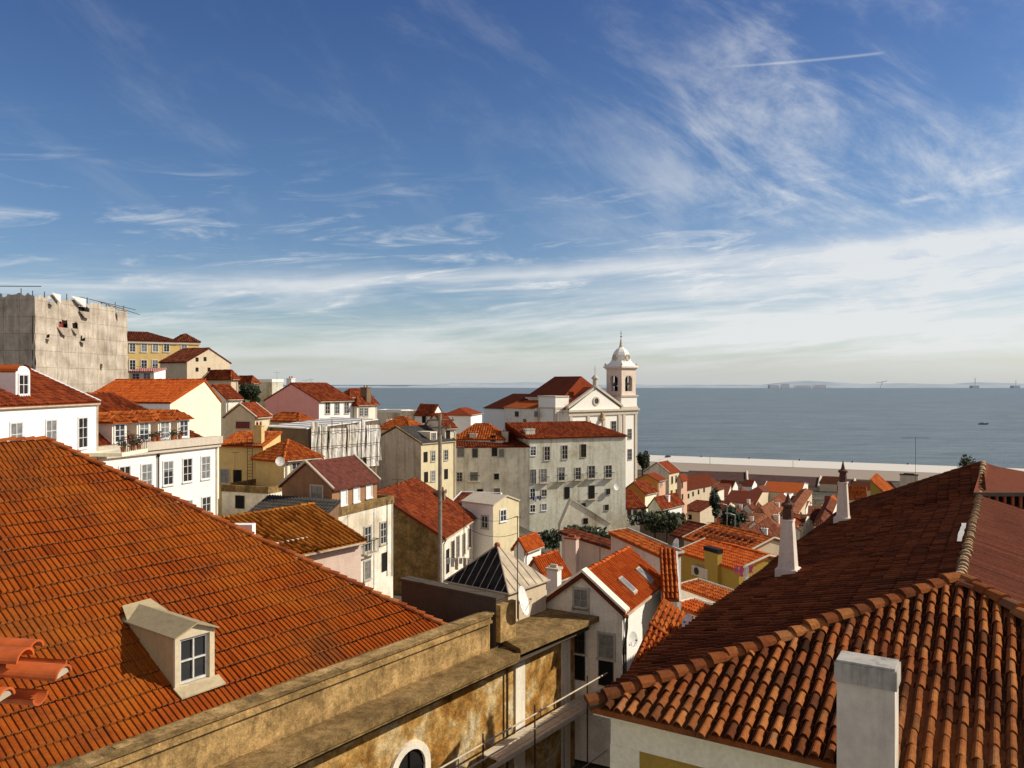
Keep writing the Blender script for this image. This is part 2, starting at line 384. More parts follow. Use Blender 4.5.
WCACHE = {}
def win_mesh(w, h, style):
    key = (round(w, 2), round(h, 2), style)
    if key in WCACHE: return WCACHE[key]
    fr = MB(); pn = MB(); a = w/2; c = h/2
    sb = .09 if style[0] in 'wbs' else .06            # surround width
    so = .07
    if style[0] != 'p':
        for (x0, x1, z0, z1) in ((-a-sb, -a, -c-sb, c+sb), (a, a+sb, -c-sb, c+sb), (-a, a, c, c+sb), (-a, a, -c-sb, -c)):
            fr.box(x0, x1, -so, .02, z0, z1, mi=0)
        fr.box(-a-sb-.04, a+sb+.04, -so-.06, -so+.001, -c-sb-.03, -c-sb+.06, mi=0)
    th = .045 if w > .7 else .035
    # sash bars
    for (x0, x1, z0, z1) in ((-a, -a+th, -c, c), (a-th, a, -c, c), (-a+th, a-th, c-th, c), (-a+th, a-th, -c, -c+th)):
        fr.box(x0, x1, -.045, .0, z0, z1, mi=1)
    if style[0] in 'wbd':
        fr.box(-th*.6, th*.6, -.048, 0, -c+th, c-th, mi=1)
        rows = 3 if h > 1.3 else 2
        for r in range(1, rows):
            z = -c+h*r/rows
            fr.box(-a+th, -th*.6, -.040, 0, z-th*.4, z+th*.4, mi=1); fr.box(th*.6, a-th, -.040, 0, z-th*.4, z+th*.4, mi=1)
    pn.poly([(-a, -.018, -c), (a, -.018, -c), (a, -.018, c), (-a, -.018, c)])
    WCACHE[key] = (fr, pn, {})
    return WCACHE[key]
STY = {'w': (['stoneframe', 'frame'], 'glass'), 'W': (['whitepaint', 'whitepaint'], 'glass'), 'd': (['stoneframe', 'darkframe'], 'glass'),
       's': (['whitepaint', 'whitepaint'], 'whitepaint'), 'b': (['stoneframe', 'frame'], 'glass'), 'g': (['stoneframe', 'greyframe'], 'glasslit'),
       'm': (['stoneframe', 'maroon'], 'maroon'), 'k': (['stoneframe', 'darkframe'], 'dark')}
def window(root, pos, rot, w, h, style='w', balcony=None, name='window'):
    var = rnd.choice(('glass', 'glass', 'glasslit', 'glass_dk', 'half')) if style in 'wWbd' else None
    shape = {'W': 'w', 'd': 'd', 'w': 'w', 's': 's', 'b': 'b', 'g': 'w', 'm': 's', 'k': 'p'}[style]
    fr, pn, cache = win_mesh(w, h, shape)
    fm, gm = STY[style]
    base = style; style = (style, var)
    if style not in cache:
        if var == 'half':
            q = MB(); a_, c_ = w/2, h/2; z_ = c_-h*.45; q.poly([(-a_, -.018, -c_), (a_, -.018, -c_), (a_, -.018, z_), (-a_, -.018, z_)], .5, 0); q.poly([(-a_, -.018, z_), (a_, -.018, z_), (a_, -.018, c_), (-a_, -.018, c_)], .5, 1)
        a = fr.build('window', fm, None); b = (q.build('pane', [gm, 'glasslit'], None) if var == 'half' else pn.build('pane', var or gm, None)); cache[style] = (a.data, b.data)
        bpy.data.objects.remove(a); bpy.data.objects.remove(b)
    o = bpy.data.objects.new(name, cache[style][0]); C.objects.link(o)
    off = V((0, 0, 0)); p = root
    while p is not None: off += p.location; p = p.parent
    o.parent = root; o.location = V(pos)-off; o.rotation_euler = (0, 0, rot)
    g = bpy.data.objects.new('pane', cache[style][1]); C.objects.link(g); g.parent = o
    if balcony:
        bl = MB(); bw = w/2+.35; zz = -h/2-.05
        bl.box(-bw, bw, -.55, 0, zz-.12, zz)
        for x in [(-bw+.02)+k*(2*bw-.04)/8 for k in range(9)]: bl.box(x-.012, x+.012, -.53, -.505, zz, zz+.95, mi=1)
        bl.box(-bw, bw, -.535, -.50, zz+.95, zz+1.0, mi=1)
        for x in (-bw, bw-.03): bl.box(x, x+.03, -.5, 0, zz+.95, zz+1.0, mi=1)
        q = bl.build('balcony', ['limestone', 'iron'], None); q.parent = root; q.location = o.location; q.rotation_euler = (0, 0, rot)
    return o

GROUND = []
def house(name, label, cx, cy, Y, yaw, Lw, Rw, base, roof='gl', rise=2.0, wm='white', rm='t_red', wl=(), wr=(), chim=(), wmL=None,
          oh=.3, group=None, parent=None, lod=None, verge=None, rp='roof', wp='wall', cat='house', ridge=None, ground=True, tp=None, band=None, cornice=None):
    X = (cx-512)/F*Y; fr = Fr(X, Y, yaw)
    a1 = Lw[0] if isinstance(Lw, list) else fr.solve(fr.dl, Lw)
    b1 = Rw[0] if isinstance(Rw, list) else fr.solve(fr.dr, Rw)
    if a1 <= .3 or b1 <= .3 or a1 > 80 or b1 > 80: print('BAD', label, a1, b1); a1 = min(max(a1, 3), 12); b1 = min(max(b1, 3), 12)
    ze = (384-cy)/F*Y; zb = (384-base)/F*Y; zl = zb-4
    ctr = fr.pt(a1/2, b1/2, zb)
    root = parent or thing(name, label, cat, ctr, group)
    if ground and not parent: GROUND.append((ctr.x, ctr.y, zb, max(a1, b1)))
    w = MB(); r = MB()
    kind = lod if lod is not None else ('lo' if Y < 66 else 'xlo' if Y < 170 else None)
    pit = .25 if Y < 90 else .34 if Y < 130 else .42
    exo = .4 if Y < 90 else .6
    if tp: pit, exo = tp
    def sl(*pts): slope(r, pts, kind, pit, exo, thick=.14, jit=1)
    p = fr.pt; g = .12
    c4 = [p(0, 0, ze), p(0, b1, ze), p(a1, b1, ze), p(a1, 0, ze)]
    if True:
        lo = [p(0, 0, zl), p(0, b1, zl), p(a1, b1, zl), p(a1, 0, zl)]
        sides = [[lo[0], lo[1], c4[1], c4[0]], [lo[1], lo[2], c4[2], c4[1]], [lo[2], lo[3], c4[3], c4[2]], [lo[3], lo[0], c4[0], c4[3]]]
        if roof == 'gl':
            am = a1*(ridge if ridge is not None else .5); ap = p(am, 0, ze+rise); ap2 = p(am, b1, ze+rise)
            sides[3] = [lo[3], lo[0], c4[0], ap, c4[3]]; sides[1] = [lo[1], lo[2], c4[2], ap2, c4[1]]
        elif roof == 'gr':
            bm_ = b1*(ridge if ridge is not None else .5); ap = p(0, bm_, ze+rise); ap2 = p(a1, bm_, ze+rise)
            sides[0] = [lo[0], lo[1], c4[1], ap, c4[0]]; sides[2] = [lo[2], lo[3], c4[3], ap2, c4[2]]
        elif roof == 'shed_b':
            sides[1] = [lo[1], lo[2], p(a1, b1, ze+rise), p(0, b1, ze+rise)]; sides[0][2] = p(0, b1, ze+rise); sides[2] = [lo[2], lo[3], c4[3], p(a1, b1, ze+rise)]
        elif roof == 'shed_a':
            sides[2] = [lo[2], lo[3], p(a1, 0, ze+rise), p(a1, b1, ze+rise)]; sides[3] = [lo[3], lo[0], c4[0], p(a1, 0, ze+rise)]; sides[1] = [lo[1], lo[2], p(a1, b1, ze+rise), c4[1]]
        for k, s_ in enumerate(sides): w.poly(s_, mi=1 if (k == 3 and wmL) else 0)
        if roof in ('flat',): w.poly(c4)
    w.build(wp, [wm, wmL] if wmL else wm, root)
    T = .16
    if roof == 'gl':
        k1 = rise/am; k2 = rise/(a1-am); zt = ze+T
        sl(p(-oh, b1+g, zt-oh*k1), p(-oh, -g, zt-oh*k1), p(am, -g, zt+rise), p(am, b1+g, zt+rise)) if False else None
        slope(r, [p(-oh, -g, zt-oh*k1), p(-oh, b1+g, zt-oh*k1), p(am, b1+g, zt+rise), p(am, -g, zt+rise)], kind, pit, exo, .14)
        slope(r, [p(a1+oh, b1+g, zt-oh*k2), p(a1+oh, -g, zt-oh*k2), p(am, -g, zt+rise), p(am, b1+g, zt+rise)], kind, pit, exo, .14)
        if kind: ridge_row(r, p(am, -g, zt+rise), p(am, b1+g, zt+rise), .13, .5, lift=.06)
        vg = [(p(-oh, -g, zt-oh*k1), p(am, -g, zt+rise)), (p(am, -g, zt+rise), p(a1+oh, -g, zt-oh*k2)), (p(-oh, b1+g, zt-oh*k1), p(am, b1+g, zt+rise))]
        rz = lambda a, b: ze+T+(a*k1 if a < am else (a1-a)*k2)
    elif roof == 'gr':
        k1 = rise/bm_; k2 = rise/(b1-bm_); zt = ze+T
        slope(r, [p(a1+g, -oh, zt-oh*k1), p(-g, -oh, zt-oh*k1), p(-g, bm_, zt+rise), p(a1+g, bm_, zt+rise)], kind, pit, exo, .14)
        slope(r, [p(-g, b1+oh, zt-oh*k2), p(a1+g, b1+oh, zt-oh*k2), p(a1+g, bm_, zt+rise), p(-g, bm_, zt+rise)], kind, pit, exo, .14)
        if kind: ridge_row(r, p(-g, bm_, zt+rise), p(a1+g, bm_, zt+rise), .13, .5, lift=.06)
        vg = [(p(-g, -oh, zt-oh*k1), p(-g, bm_, zt+rise)), (p(-g, bm_, zt+rise), p(-g, b1+oh, zt-oh*k2)), (p(a1+g, -oh, zt-oh*k1), p(a1+g, bm_, zt+rise))]
        rz = lambda a, b: ze+T+(b*k1 if b < bm_ else (b1-b)*k2)
    elif roof == 'hip':
        zt = ze+T; o = oh
        along_a = a1 >= b1
        if ridge:
            along_a = abs(ridge[1][0]-ridge[0][0]) > abs(ridge[1][1]-ridge[0][1]); r0, r1 = p(*ridge[0], zt+rise), p(*ridge[1], zt+rise)
        elif along_a: r0, r1 = p(b1/2, b1/2, zt+rise), p(a1-b1/2, b1/2, zt+rise)
        else: r0, r1 = p(a1/2, a1/2, zt+rise), p(a1/2, b1-a1/2, zt+rise)
        q = [p(-o, -o, zt-.08), p(-o, b1+o, zt-.08), p(a1+o, b1+o, zt-.08), p(a1+o, -o, zt-.08)]
        if along_a:
            slope(r, [q[0], q[1], r0], kind, pit, exo, .14); slope(r, [q[1], q[2], r1, r0], kind, pit, exo, .14)
            slope(r, [q[2], q[3], r1], kind, pit, exo, .14); slope(r, [q[3], q[0], r0, r1], kind, pit, exo, .14)
            hp = [(q[0], r0), (q[1], r0), (q[2], r1), (q[3], r1), (r0, r1)]
        else:
            slope(r, [q[0], q[1], r1, r0], kind, pit, exo, .14); slope(r, [q[1], q[2], r1], kind, pit, exo, .14)
            slope(r, [q[2], q[3], r0, r1], kind, pit, exo, .14); slope(r, [q[3], q[0], r0], kind, pit, exo, .14)
            hp = [(q[0], r0), (q[3], r0), (q[1], r1), (q[2], r1), (r0, r1)]
        for s_, e_ in hp:
            if kind and (e_-s_).length > .6: ridge_row(r, s_, e_, .13, .5, lift=.06)
        vg = []; rz = lambda a, b: ze+T+rise*min(1, 2*min(a, b, a1-a, b1-b)/min(a1, b1))
    elif roof == 'shed_b':
        zt = ze+T; k1 = rise/b1
        slope(r, [p(a1+g, -oh, zt-oh*k1), p(-g, -oh, zt-oh*k1), p(-g, b1+g, zt+rise), p(a1+g, b1+g, zt+rise)], kind, pit, exo, .14)
        vg = [(p(-g, -oh, zt-oh*k1), p(-g, b1+g, zt+rise)), (p(-g, b1+g, zt+rise), p(a1+g, b1+g, zt+rise)), (p(a1+g, -oh, zt-oh*k1), p(a1+g, b1+g, zt+rise))]
        rz = lambda a, b: ze+T+b*k1
    elif roof == 'shed_a':
        zt = ze+T; k1 = rise/a1
        slope(r, [p(-oh, -g, zt-oh*k1), p(-oh, b1+g, zt-oh*k1), p(a1+g, b1+g, zt+rise), p(a1+g, -g, zt+rise)], kind, pit, exo, .14)
        vg = [(p(-oh, -g, zt-oh*k1), p(a1+g, -g, zt+rise)), (p(-oh, b1+g, zt-oh*k1), p(a1+g, b1+g, zt+rise))]
        rz = lambda a, b: ze+T+a*k1
    else:
        for (A0, A1, B0, B1) in ((-.08, .2, -.08, b1+.08), (a1-.2, a1+.08, -.08, b1+.08), (.2, a1-.2, -.08, .2), (.2, a1-.2, b1-.2, b1+.08)):
            fr.box(r, A0, A1, B0, B1, ze-.15, ze+.45)
        r.poly([p(.2, .2, ze+.05), p(.2, b1-.2, ze+.05), p(a1-.2, b1-.2, ze+.05), p(a1-.2, .2, ze+.05)])
        vg = []; rz = lambda a, b: ze
    r.build(rp if roof != 'flat' else 'parapet', rm, root)
    if verge and vg:
        for s_, e_ in vg:
            e = MB(); e.tube(s_+V((0, 0, .08)), e_+V((0, 0, .08)), .10, .10, 5); e.build('verge', verge, root)
    if cornice:
        e = MB(); o = .22
        for (A0, A1, B0, B1) in ((-o, 0, -o, b1+o), (0, a1+o, -o, 0)): fr.box(e, A0, A1, B0, B1, ze-.45, ze-.02)
        e.build('cornice', cornice, root)
    if Y < 175 and roof in ('gl', 'hip') and not parent:
        zg = ze+T-.12-(oh*(rise/am) if roof == 'gl' else 0)
        e = MB(); e.tube(p(-oh-.05, .05, zg), p(-oh-.05, b1-.05, zg), .07, .07, 6); e.build('gutter', 'zinc', root)
        e = MB(); bb = b1-.25 if int(cx) % 2 else .25; e.path([p(-oh-.05, bb, zg), p(-.09, bb, zg-.45), p(-.09, bb, zl+1)], .045, 6); e.build('drainpipe', 'rustiron' if int(cx) % 3 else 'zinc', root)
    nl = -fr.dr; nr_ = -fr.dl
    for wnd in wl:
        px, py, ww, hh, st = wnd[:5]; q = ray_plane(px, py, fr.pt(0, 0, ze), nl)
        window(root, q+nl*.004, fr.rotL(), ww, hh, st, len(wnd) > 5, 'door' if len(wnd) > 6 else 'window')
    for wnd in wr:
        px, py, ww, hh, st = wnd[:5]; q = ray_plane(px, py, fr.pt(0, 0, ze), nr_)
        window(root, q+nr_*.004, fr.rotR(), ww, hh, st, len(wnd) > 5, 'door' if len(wnd) > 6 else 'window')
    for (fa, fb, cw, ch, cm) in chim:
        a = fa*a1; b = fb*b1; z0 = rz(a, b)-.9; cb = MB(); z1 = rz(a, b)+ch
        fr.box(cb, a-cw/2, a+cw/2, b-cw*.35, b+cw*.35, z0, z1)
        fr.box(cb, a-cw/2-.07, a+cw/2+.07, b-cw*.35-.07, b+cw*.35+.07, z1, z1+.12)
        for s_ in (-.22, .22): cb.lathe(fr.pt(a+s_*cw, b, z1+.12), [(.10, 0), (.12, .1), (.09, .35)], 8, mi=1)
        cb.build('chimney', [cm, 'terracotta'], root)
    return root, fr, (a1, b1, ze, zb, rz)
# ================================================================= camera, sun, sky
cam_d = bpy.data.cameras.new('camera'); cam = bpy.data.objects.new('camera', cam_d); C.objects.link(cam)
cam_d.sensor_width = 36; cam_d.lens = 36*F/1024; cam_d.clip_start = .1; cam_d.clip_end = 60000
cam.rotation_euler = (R_(90), 0, 0); sc.camera = cam
SUN_EL, SUN_AZ = 34.0, 86.0          # azimuth from the view axis, clockwise: low sun from the right
sd = bpy.data.lights.new('sun', 'SUN'); sd.energy = 5.0; sd.angle = R_(.5); sd.color = (1, .92, .78)
so = bpy.data.objects.new('sun', sd); C.objects.link(so)
sv = V((math.cos(R_(SUN_EL))*math.sin(R_(SUN_AZ)), math.cos(R_(SUN_EL))*math.cos(R_(SUN_AZ)), math.sin(R_(SUN_EL))))
so.rotation_euler = sv.to_track_quat('Z', 'Y').to_euler()
sc.view_settings.view_transform = 'Standard'; sc.view_settings.look = 'None'; sc.view_settings.exposure = 0
def make_world():
    w = bpy.data.worlds.new('World'); sc.world = w; w.use_nodes = True
    nt = w.node_tree; bg = nt.nodes['Background']
    sky = nt.nodes.new('ShaderNodeTexSky'); sky.sky_type = 'NISHITA'; sky.sun_disc = False
    sky.sun_elevation = R_(SUN_EL); sky.sun_rotation = R_(SUN_AZ); sky.air_density = 1.0; sky.dust_density = .6; sky.ozone_density = 2.0
    tc = nt.nodes.new('ShaderNodeTexCoord'); sp = nt.nodes.new('ShaderNodeSeparateXYZ'); L(nt, tc.outputs['Generated'], sp.inputs[0])
    def mth(op, a, b=None, c=None, clamp=False):
        n = nt.nodes.new('ShaderNodeMath'); n.operation = op; n.use_clamp = clamp
        for i, x in enumerate((a, b, c)):
            if x is None: continue
            if isinstance(x, (int, float)): n.inputs[i].default_value = x
            else: L(nt, x, n.inputs[i])
        return n.outputs[0]
    az = mth('ARCTAN2', sp.outputs[0], sp.outputs[1]); el = mth('ARCSINE', sp.outputs[2])
    def comb(x, y, z=0.0):
        n = nt.nodes.new('ShaderNodeCombineXYZ')
        for i, q in enumerate((x, y, z)):
            if isinstance(q, (int, float)): n.inputs[i].default_value = q
            else: L(nt, q, n.inputs[i])
        return n.outputs[0]
    def nz(vec, sc_, det=7, ro=.6, di=0):
        n = N(nt, 'ShaderNodeTexNoise', Scale=sc_, Detail=det, Roughness=ro, Distortion=di); L(nt, vec, n.inputs['Vector']); return n.outputs['Fac']
    def rmp(x, a, b): 
        n = nt.nodes.new('ShaderNodeMapRange'); n.interpolation_type = 'SMOOTHSTEP'; L(nt, x, n.inputs[0]) ; n.inputs[1].default_value = a; n.inputs[2].default_value = b; return n.outputs[0]
    # elevation grading of the clear sky
    gr = ramp(nt, [(0, (.95, .96, 1.0)), (.08, (.92, .95, 1.0)), (.22, (.68, .79, .94)), (.42, (.56, .72, .92)), (.75, (.42, .56, .86)), (1, (.34, .49, .80))])
    L(nt, mth('MULTIPLY', el, 1.6, clamp=True), gr.inputs[0])
    base = mix(nt, 1, sky.outputs[0], gr.outputs[0], 'MULTIPLY')
    # streak coordinates: long in azimuth, thin in elevation, tilted a little
    e2 = mth('SUBTRACT', el, mth('MULTIPLY', az, .07))
    sA = comb(mth('MULTIPLY', az, 2.2), mth('MULTIPLY', e2, 22.0), 3.3)
    sB = comb(mth('MULTIPLY', az, 7.0), mth('MULTIPLY', e2, 45.0), 9.1)
    nA = nz(sA, 1.0, 8, .62, .5); nB = nz(sB, 1.0, 8, .65, .8)
    # feathery high cirrus
    e3 = mth('ADD', el, mth('MULTIPLY', az, .55))
    a3 = mth('SUBTRACT', az, mth('MULTIPLY', el, .5))
    sC = comb(mth('MULTIPLY', a3, 4.0), mth('MULTIPLY', e3, 9.0), 1.7); nC = nz(sC, 1.0, 10, .66, .35)
    sD = comb(mth('MULTIPLY', az, 16), mth('MULTIPLY', el, 26), 5.0); nD = nz(sD, 1.0, 6, .6, .8)
    def gauss(x, c, wd):
        d = mth('DIVIDE', mth('SUBTRACT', x, c), wd); return mth('POWER', 2.718, mth('MULTIPLY', mth('MULTIPLY', d, d), -1.0))
    # 1: the long band
    cl = mth('ADD', mth('MULTIPLY', az, .050), .133)
    wob = mth('MULTIPLY', mth('SUBTRACT', nz(comb(mth('MULTIPLY', az, 5), 0.0, 2.0), 1, 3), .5), .035)
    dist = mth('SUBTRACT', e2, mth('SUBTRACT', mth('ADD', cl, wob), mth('MULTIPLY', az, .07)))
    band = mth('MULTIPLY', gauss(dist, 0.0, .011), rmp(nA, .25, .6))
    band2 = mth('MULTIPLY', gauss(dist, -.022, .02), rmp(nB, .42, .68))
    # 2: low veil, heavier to the right
    veil = mth('MULTIPLY', mth('SUBTRACT', 1.0, rmp(el, .07, .17)), rmp(nA, .36, .66))
    right = rmp(az, -.1, .5)
    veilr = mth('MULTIPLY', mth('MULTIPLY', gauss(el, .085, .075), right), mth('ADD', .45, mth('MULTIPLY', rmp(nA, .3, .62), .55)))
    # 3: feather high right
    fe = mth('MULTIPLY', mth('MULTIPLY', gauss(az, .34, .17), gauss(el, .29, .13)), rmp(nC, .40, .72))
    fe2 = mth('MULTIPLY', mth('MULTIPLY', gauss(az, .5, .16), gauss(el, .2, .07)), rmp(nC, .38, .7))
    # 4: faint everywhere
    ft = mth('MULTIPLY', rmp(nC, .46, .85), mth('SUBTRACT', .42, mth('MULTIPLY', right, -.2)))
    ft2 = mth('MULTIPLY', mth('MULTIPLY', rmp(nB, .5, .78), gauss(el, .15, .08)), .7)
    # 5: vapour trail
    tr = mth('MULTIPLY', mth('MULTIPLY', gauss(mth('SUBTRACT', el, mth('ADD', mth('MULTIPLY', az, -.038), .3758)), 0.0, .0013), mth('MULTIPLY', rmp(az, .24, .32), mth('SUBTRACT', 1.0, rmp(az, .425, .44)))), .28)
    tot = mth('ADD', mth('MULTIPLY', band, .46), mth('MULTIPLY', band2, .34))
    for x, k in ((veil, .62), (veilr, .8), (fe, .62), (fe2, .5), (ft, .36), (ft2, 1.0), (tr, 1.0)): tot = mth('ADD', tot, mth('MULTIPLY', x, k))
    tot = mth('MULTIPLY', tot, mth('ADD', .82, mth('MULTIPLY', nD, .36)))
    tot = mth('MULTIPLY', tot, rmp(el, -.01, .045))
    tot = mth('MINIMUM', tot, .88)
    c = mix(nt, tot, base, (7.7, 7.85, 7.9))
    # grey-blue haze just over the horizon
    hz = mth('SUBTRACT', 1.0, rmp(el, -.005, .05))
    c = mix(nt, mth('MULTIPLY', hz, .75), c, (5.7, 6.05, 6.2))
    # warm bright veil added to the unseen sky behind the viewer, to lift the shade
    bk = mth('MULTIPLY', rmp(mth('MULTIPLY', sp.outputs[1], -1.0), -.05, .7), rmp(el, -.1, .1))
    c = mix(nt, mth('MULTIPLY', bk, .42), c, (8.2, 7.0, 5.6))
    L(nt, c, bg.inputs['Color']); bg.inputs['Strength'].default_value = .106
make_world()

# ================================================================= water, far shore, quay
SEA = -55.0
def water():
    m, nt, b = nt_mat('river_water')
    b.inputs['Roughness'].default_value = .4; b.inputs['Specular IOR Level'].default_value = .16
    v = coords(nt)
    n1 = noise(nt, coords(nt, (.004, .012, 1)), 1, 6, .6, .5); n2 = noise(nt, coords(nt, (.16, .3, 1)), 1, 8, .7); n3 = noise(nt, coords(nt, (.018, .06, 1)), 1, 7, .7)
    r = ramp(nt, [(.3, (.14, .178, .182)), (.7, (.20, .24, .24))]); L(nt, n1, r.inputs[0])
    r3 = ramp(nt, [(.35, .7), (.65, 1.22)]); L(nt, n3, r3.inputs[0])
    L(nt, mix(nt, 1, r.outputs[0], r3.outputs[0], 'MULTIPLY'), b.inputs['Base Color'])
    bump(nt, b, n2, 1.0, 1.6)
    mb = MB(); mb.poly([(-30000, 200, SEA), (30000, 200, SEA), (30000, 50000, SEA), (-30000, 50000, SEA)])
    o = mb.build('water', m); o['kind'] = 'structure'
water()
def far_hills():
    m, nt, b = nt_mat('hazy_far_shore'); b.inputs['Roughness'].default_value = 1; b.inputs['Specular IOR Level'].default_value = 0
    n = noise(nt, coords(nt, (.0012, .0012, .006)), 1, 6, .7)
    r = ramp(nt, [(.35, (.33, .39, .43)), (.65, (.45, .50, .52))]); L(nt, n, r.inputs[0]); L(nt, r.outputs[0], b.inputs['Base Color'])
    rr = random.Random(3)
    for (x0, x1, y0, hs, hm) in ((-9000, 11000, 11500, 16, 34), (-2000, 13000, 15000, 45, 70)):
        mb = MB(); lo = []; up = []; bk = []
        n_ = 160; ph = [rr.uniform(0, 6.28) for _ in range(8)]
        for k in range(n_+1):
            f = k/n_; x = x0+(x1-x0)*f
            h = hs+sum(math.sin(f*q+ph[i])*hm*.22 for i, q in enumerate((9, 17, 31, 53)))+rr.uniform(-3, 4)
            yy = y0+600*math.sin(f*7)
            lo.append((x, yy, SEA-1)); up.append((x, yy+500, SEA+max(10, h))); bk.append((x, yy+1500, SEA+max(14, h*1.25)))
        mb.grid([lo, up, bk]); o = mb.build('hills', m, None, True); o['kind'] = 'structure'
    # sand spit in front of the far shore
    mb = MB(); mb.slab([(-3300, 9300, SEA+3), (1200, 9500, SEA+3), (1200, 9700, SEA+3), (-3300, 9600, SEA+3)], 4)
    o = mb.build('sand_spit', plain('pale_sand', (.5, .5, .46), 1)); o['kind'] = 'structure'
far_hills()
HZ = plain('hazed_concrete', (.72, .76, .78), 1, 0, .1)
def far_stack(x, h, label, r=9):
    t = thing('industrial_chimney', label, 'chimney', (x, 10900, SEA), None)
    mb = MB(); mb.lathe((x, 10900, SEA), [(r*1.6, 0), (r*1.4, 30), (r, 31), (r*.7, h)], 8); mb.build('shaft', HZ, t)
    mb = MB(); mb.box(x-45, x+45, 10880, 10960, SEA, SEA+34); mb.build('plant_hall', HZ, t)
far_stack(5790*1.09, 140, 'taller thin chimney on the far shore near the right edge', 7)
far_stack(6300*1.09, 105, 'shorter thin chimney on the far shore, nearest the right edge', 6)
t = thing('shipyard', 'pale low industrial blocks standing on the far shore', 'shipyard', (3700, 10800, SEA))
mb = MB()
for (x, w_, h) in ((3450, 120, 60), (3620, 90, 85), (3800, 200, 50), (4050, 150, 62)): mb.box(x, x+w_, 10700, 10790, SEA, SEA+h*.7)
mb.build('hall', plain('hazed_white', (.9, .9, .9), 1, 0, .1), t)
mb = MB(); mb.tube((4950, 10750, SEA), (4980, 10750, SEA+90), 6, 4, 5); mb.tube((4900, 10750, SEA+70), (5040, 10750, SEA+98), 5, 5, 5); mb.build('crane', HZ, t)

# the quay: near shore line runs through these two points
S0 = V((107.8, 583, 0)); sdv = V((206.8, -91.4, 0)).normalized(); snv = V((-sdv.y, sdv.x, 0))   # snv points out to the water
if snv.y < 0: snv = -snv
def shore(u, v, z): return S0+sdv*u+snv*v+V((0, 0, z))
quay_m = plaster('quay_paving', (.72, .66, .55), amount=.35, dirt=(.3, .25, .18))
road_m = plaster('harbour_road', (.36, .28, .21), amount=.5, dirt=(.2, .15, .1))
mb = MB(); mb.slab([shore(-900, 0, SEA+3), shore(-900, -48, SEA+3), shore(900, -48, SEA+3), shore(900, 0, SEA+3)], 8); o = mb.build('quay_pavement', quay_m); o['kind'] = 'structure'
mb = MB(); mb.slab([shore(-900, -48, SEA+2.85), shore(-900, -100, SEA+2.85), shore(900, -100, SEA+2.85), shore(900, -48, SEA+2.85)], 8); o = mb.build('harbour_road', road_m); o['kind'] = 'structure'
bol = None
for k in range(9):
    u = 30+k*33
    p_ = shore(u, -1.2, SEA+3); mb = MB(); mb.lathe(p_, [(.45, 0), (.35, .2), (.3, .6), (.5, .8), (.4, 1.0)], 8)
    b_ = mb.build('mooring_bollard', 'iron'); tag(b_, 'small dark mooring bollard in the row along the quay edge', 'bollard', 'mooring bollards along the quay')
def car(px, py, Y, yaw, label, col='darkpaint'):
    p0 = P(px, py, Y); t = thing('parked_car', label, 'car', p0); f = Fr(p0.x, p0.y, yaw); z = p0.z
    mb = MB(); 
    prof = [(-2.1, .35), (-2.1, .85), (-1.3, 1.0), (-.7, 1.45), (.9, 1.45), (1.6, .95), (2.1, .85), (2.1, .35)]
    mb.grid([[f.pt(-.85, x, z+h) for x, h in prof], [f.pt(.85, x, z+h) for x, h in prof]]); mb.poly([f.pt(-.85, x, z+h) for x, h in prof]); mb.poly([f.pt(.85, x, z+h) for x, h in prof][::-1])
    mb.build('body', plain('dark_car_paint', (.03, .03, .035), .3), t)
    for x in (-1.3, 1.3):
        for a in (-.86, .86):
            w_ = MB(); w_.tube(f.pt(a-.1, x, z+.33), f.pt(a+.1, x, z+.33), .33, .33, 10); w_.build('wheel', 'cable', t)
q = shore(9, -14, SEA+3)
car((q.x/q.y)*F+512, 384-q.z/q.y*F, q.y, 60, 'dark car parked alone on the pale quay')
def lamp(px, py_base, py_top, Y, label, group=None, r=.09, double=False):
    p0 = P(px, py_base, Y); z1 = (384-py_top)/F*Y; t = thing('street_lamp', label, 'street lamp', p0, group)
    mb = MB(); mb.tube(p0-V((0, 0, 1)), (p0.x, p0.y, z1), r, r*.6, 8); mb.build('post', 'steel', t)
    mb = MB(); mb.tube((p0.x, p0.y, z1), (p0.x-.9, p0.y-.2, z1+.25), r*.5, r*.4, 6); mb.box(p0.x-1.6, p0.x-.8, p0.y-.35, p0.y-.05, z1+.2, z1+.34); mb.build('lamp_head', 'steel', t)
lamp(710, 472, 454, 520, 'tall thin lamp post on the harbour road left of the long shed', None, .22)
lamp(793, 474, 460, 500, 'tall thin lamp post on the harbour road behind the shed roof', None, .2)
# little boat
t = thing('motor_boat', 'tiny dark boat alone out on the river', 'boat', at_z(983, 424.5, SEA))
c_ = t.location; mb = MB()
rows = []
for x, wd, z0 in ((-6, .9, .9), (-4, 1.4, .6), (2, 1.5, .6), (5, .9, .9), (7, .1, 1.4)): rows.append([(c_.x+x, c_.y-wd, c_.z+z0+.7), (c_.x+x, c_.y-wd*.6, c_.z-.3), (c_.x+x, c_.y+wd*.6, c_.z-.3), (c_.x+x, c_.y+wd, c_.z+z0+.7)])
mb.grid(rows); mb.build('hull', 'iron', t); mb = MB(); mb.box(c_.x-3, c_.x+.5, c_.y-.9, c_.y+.9, c_.z+1, c_.z+2.7); mb.tube((c_.x, c_.y, c_.z+2.7), (c_.x, c_.y, c_.z+4.5), .07); mb.build('cabin', 'greyframe', t)

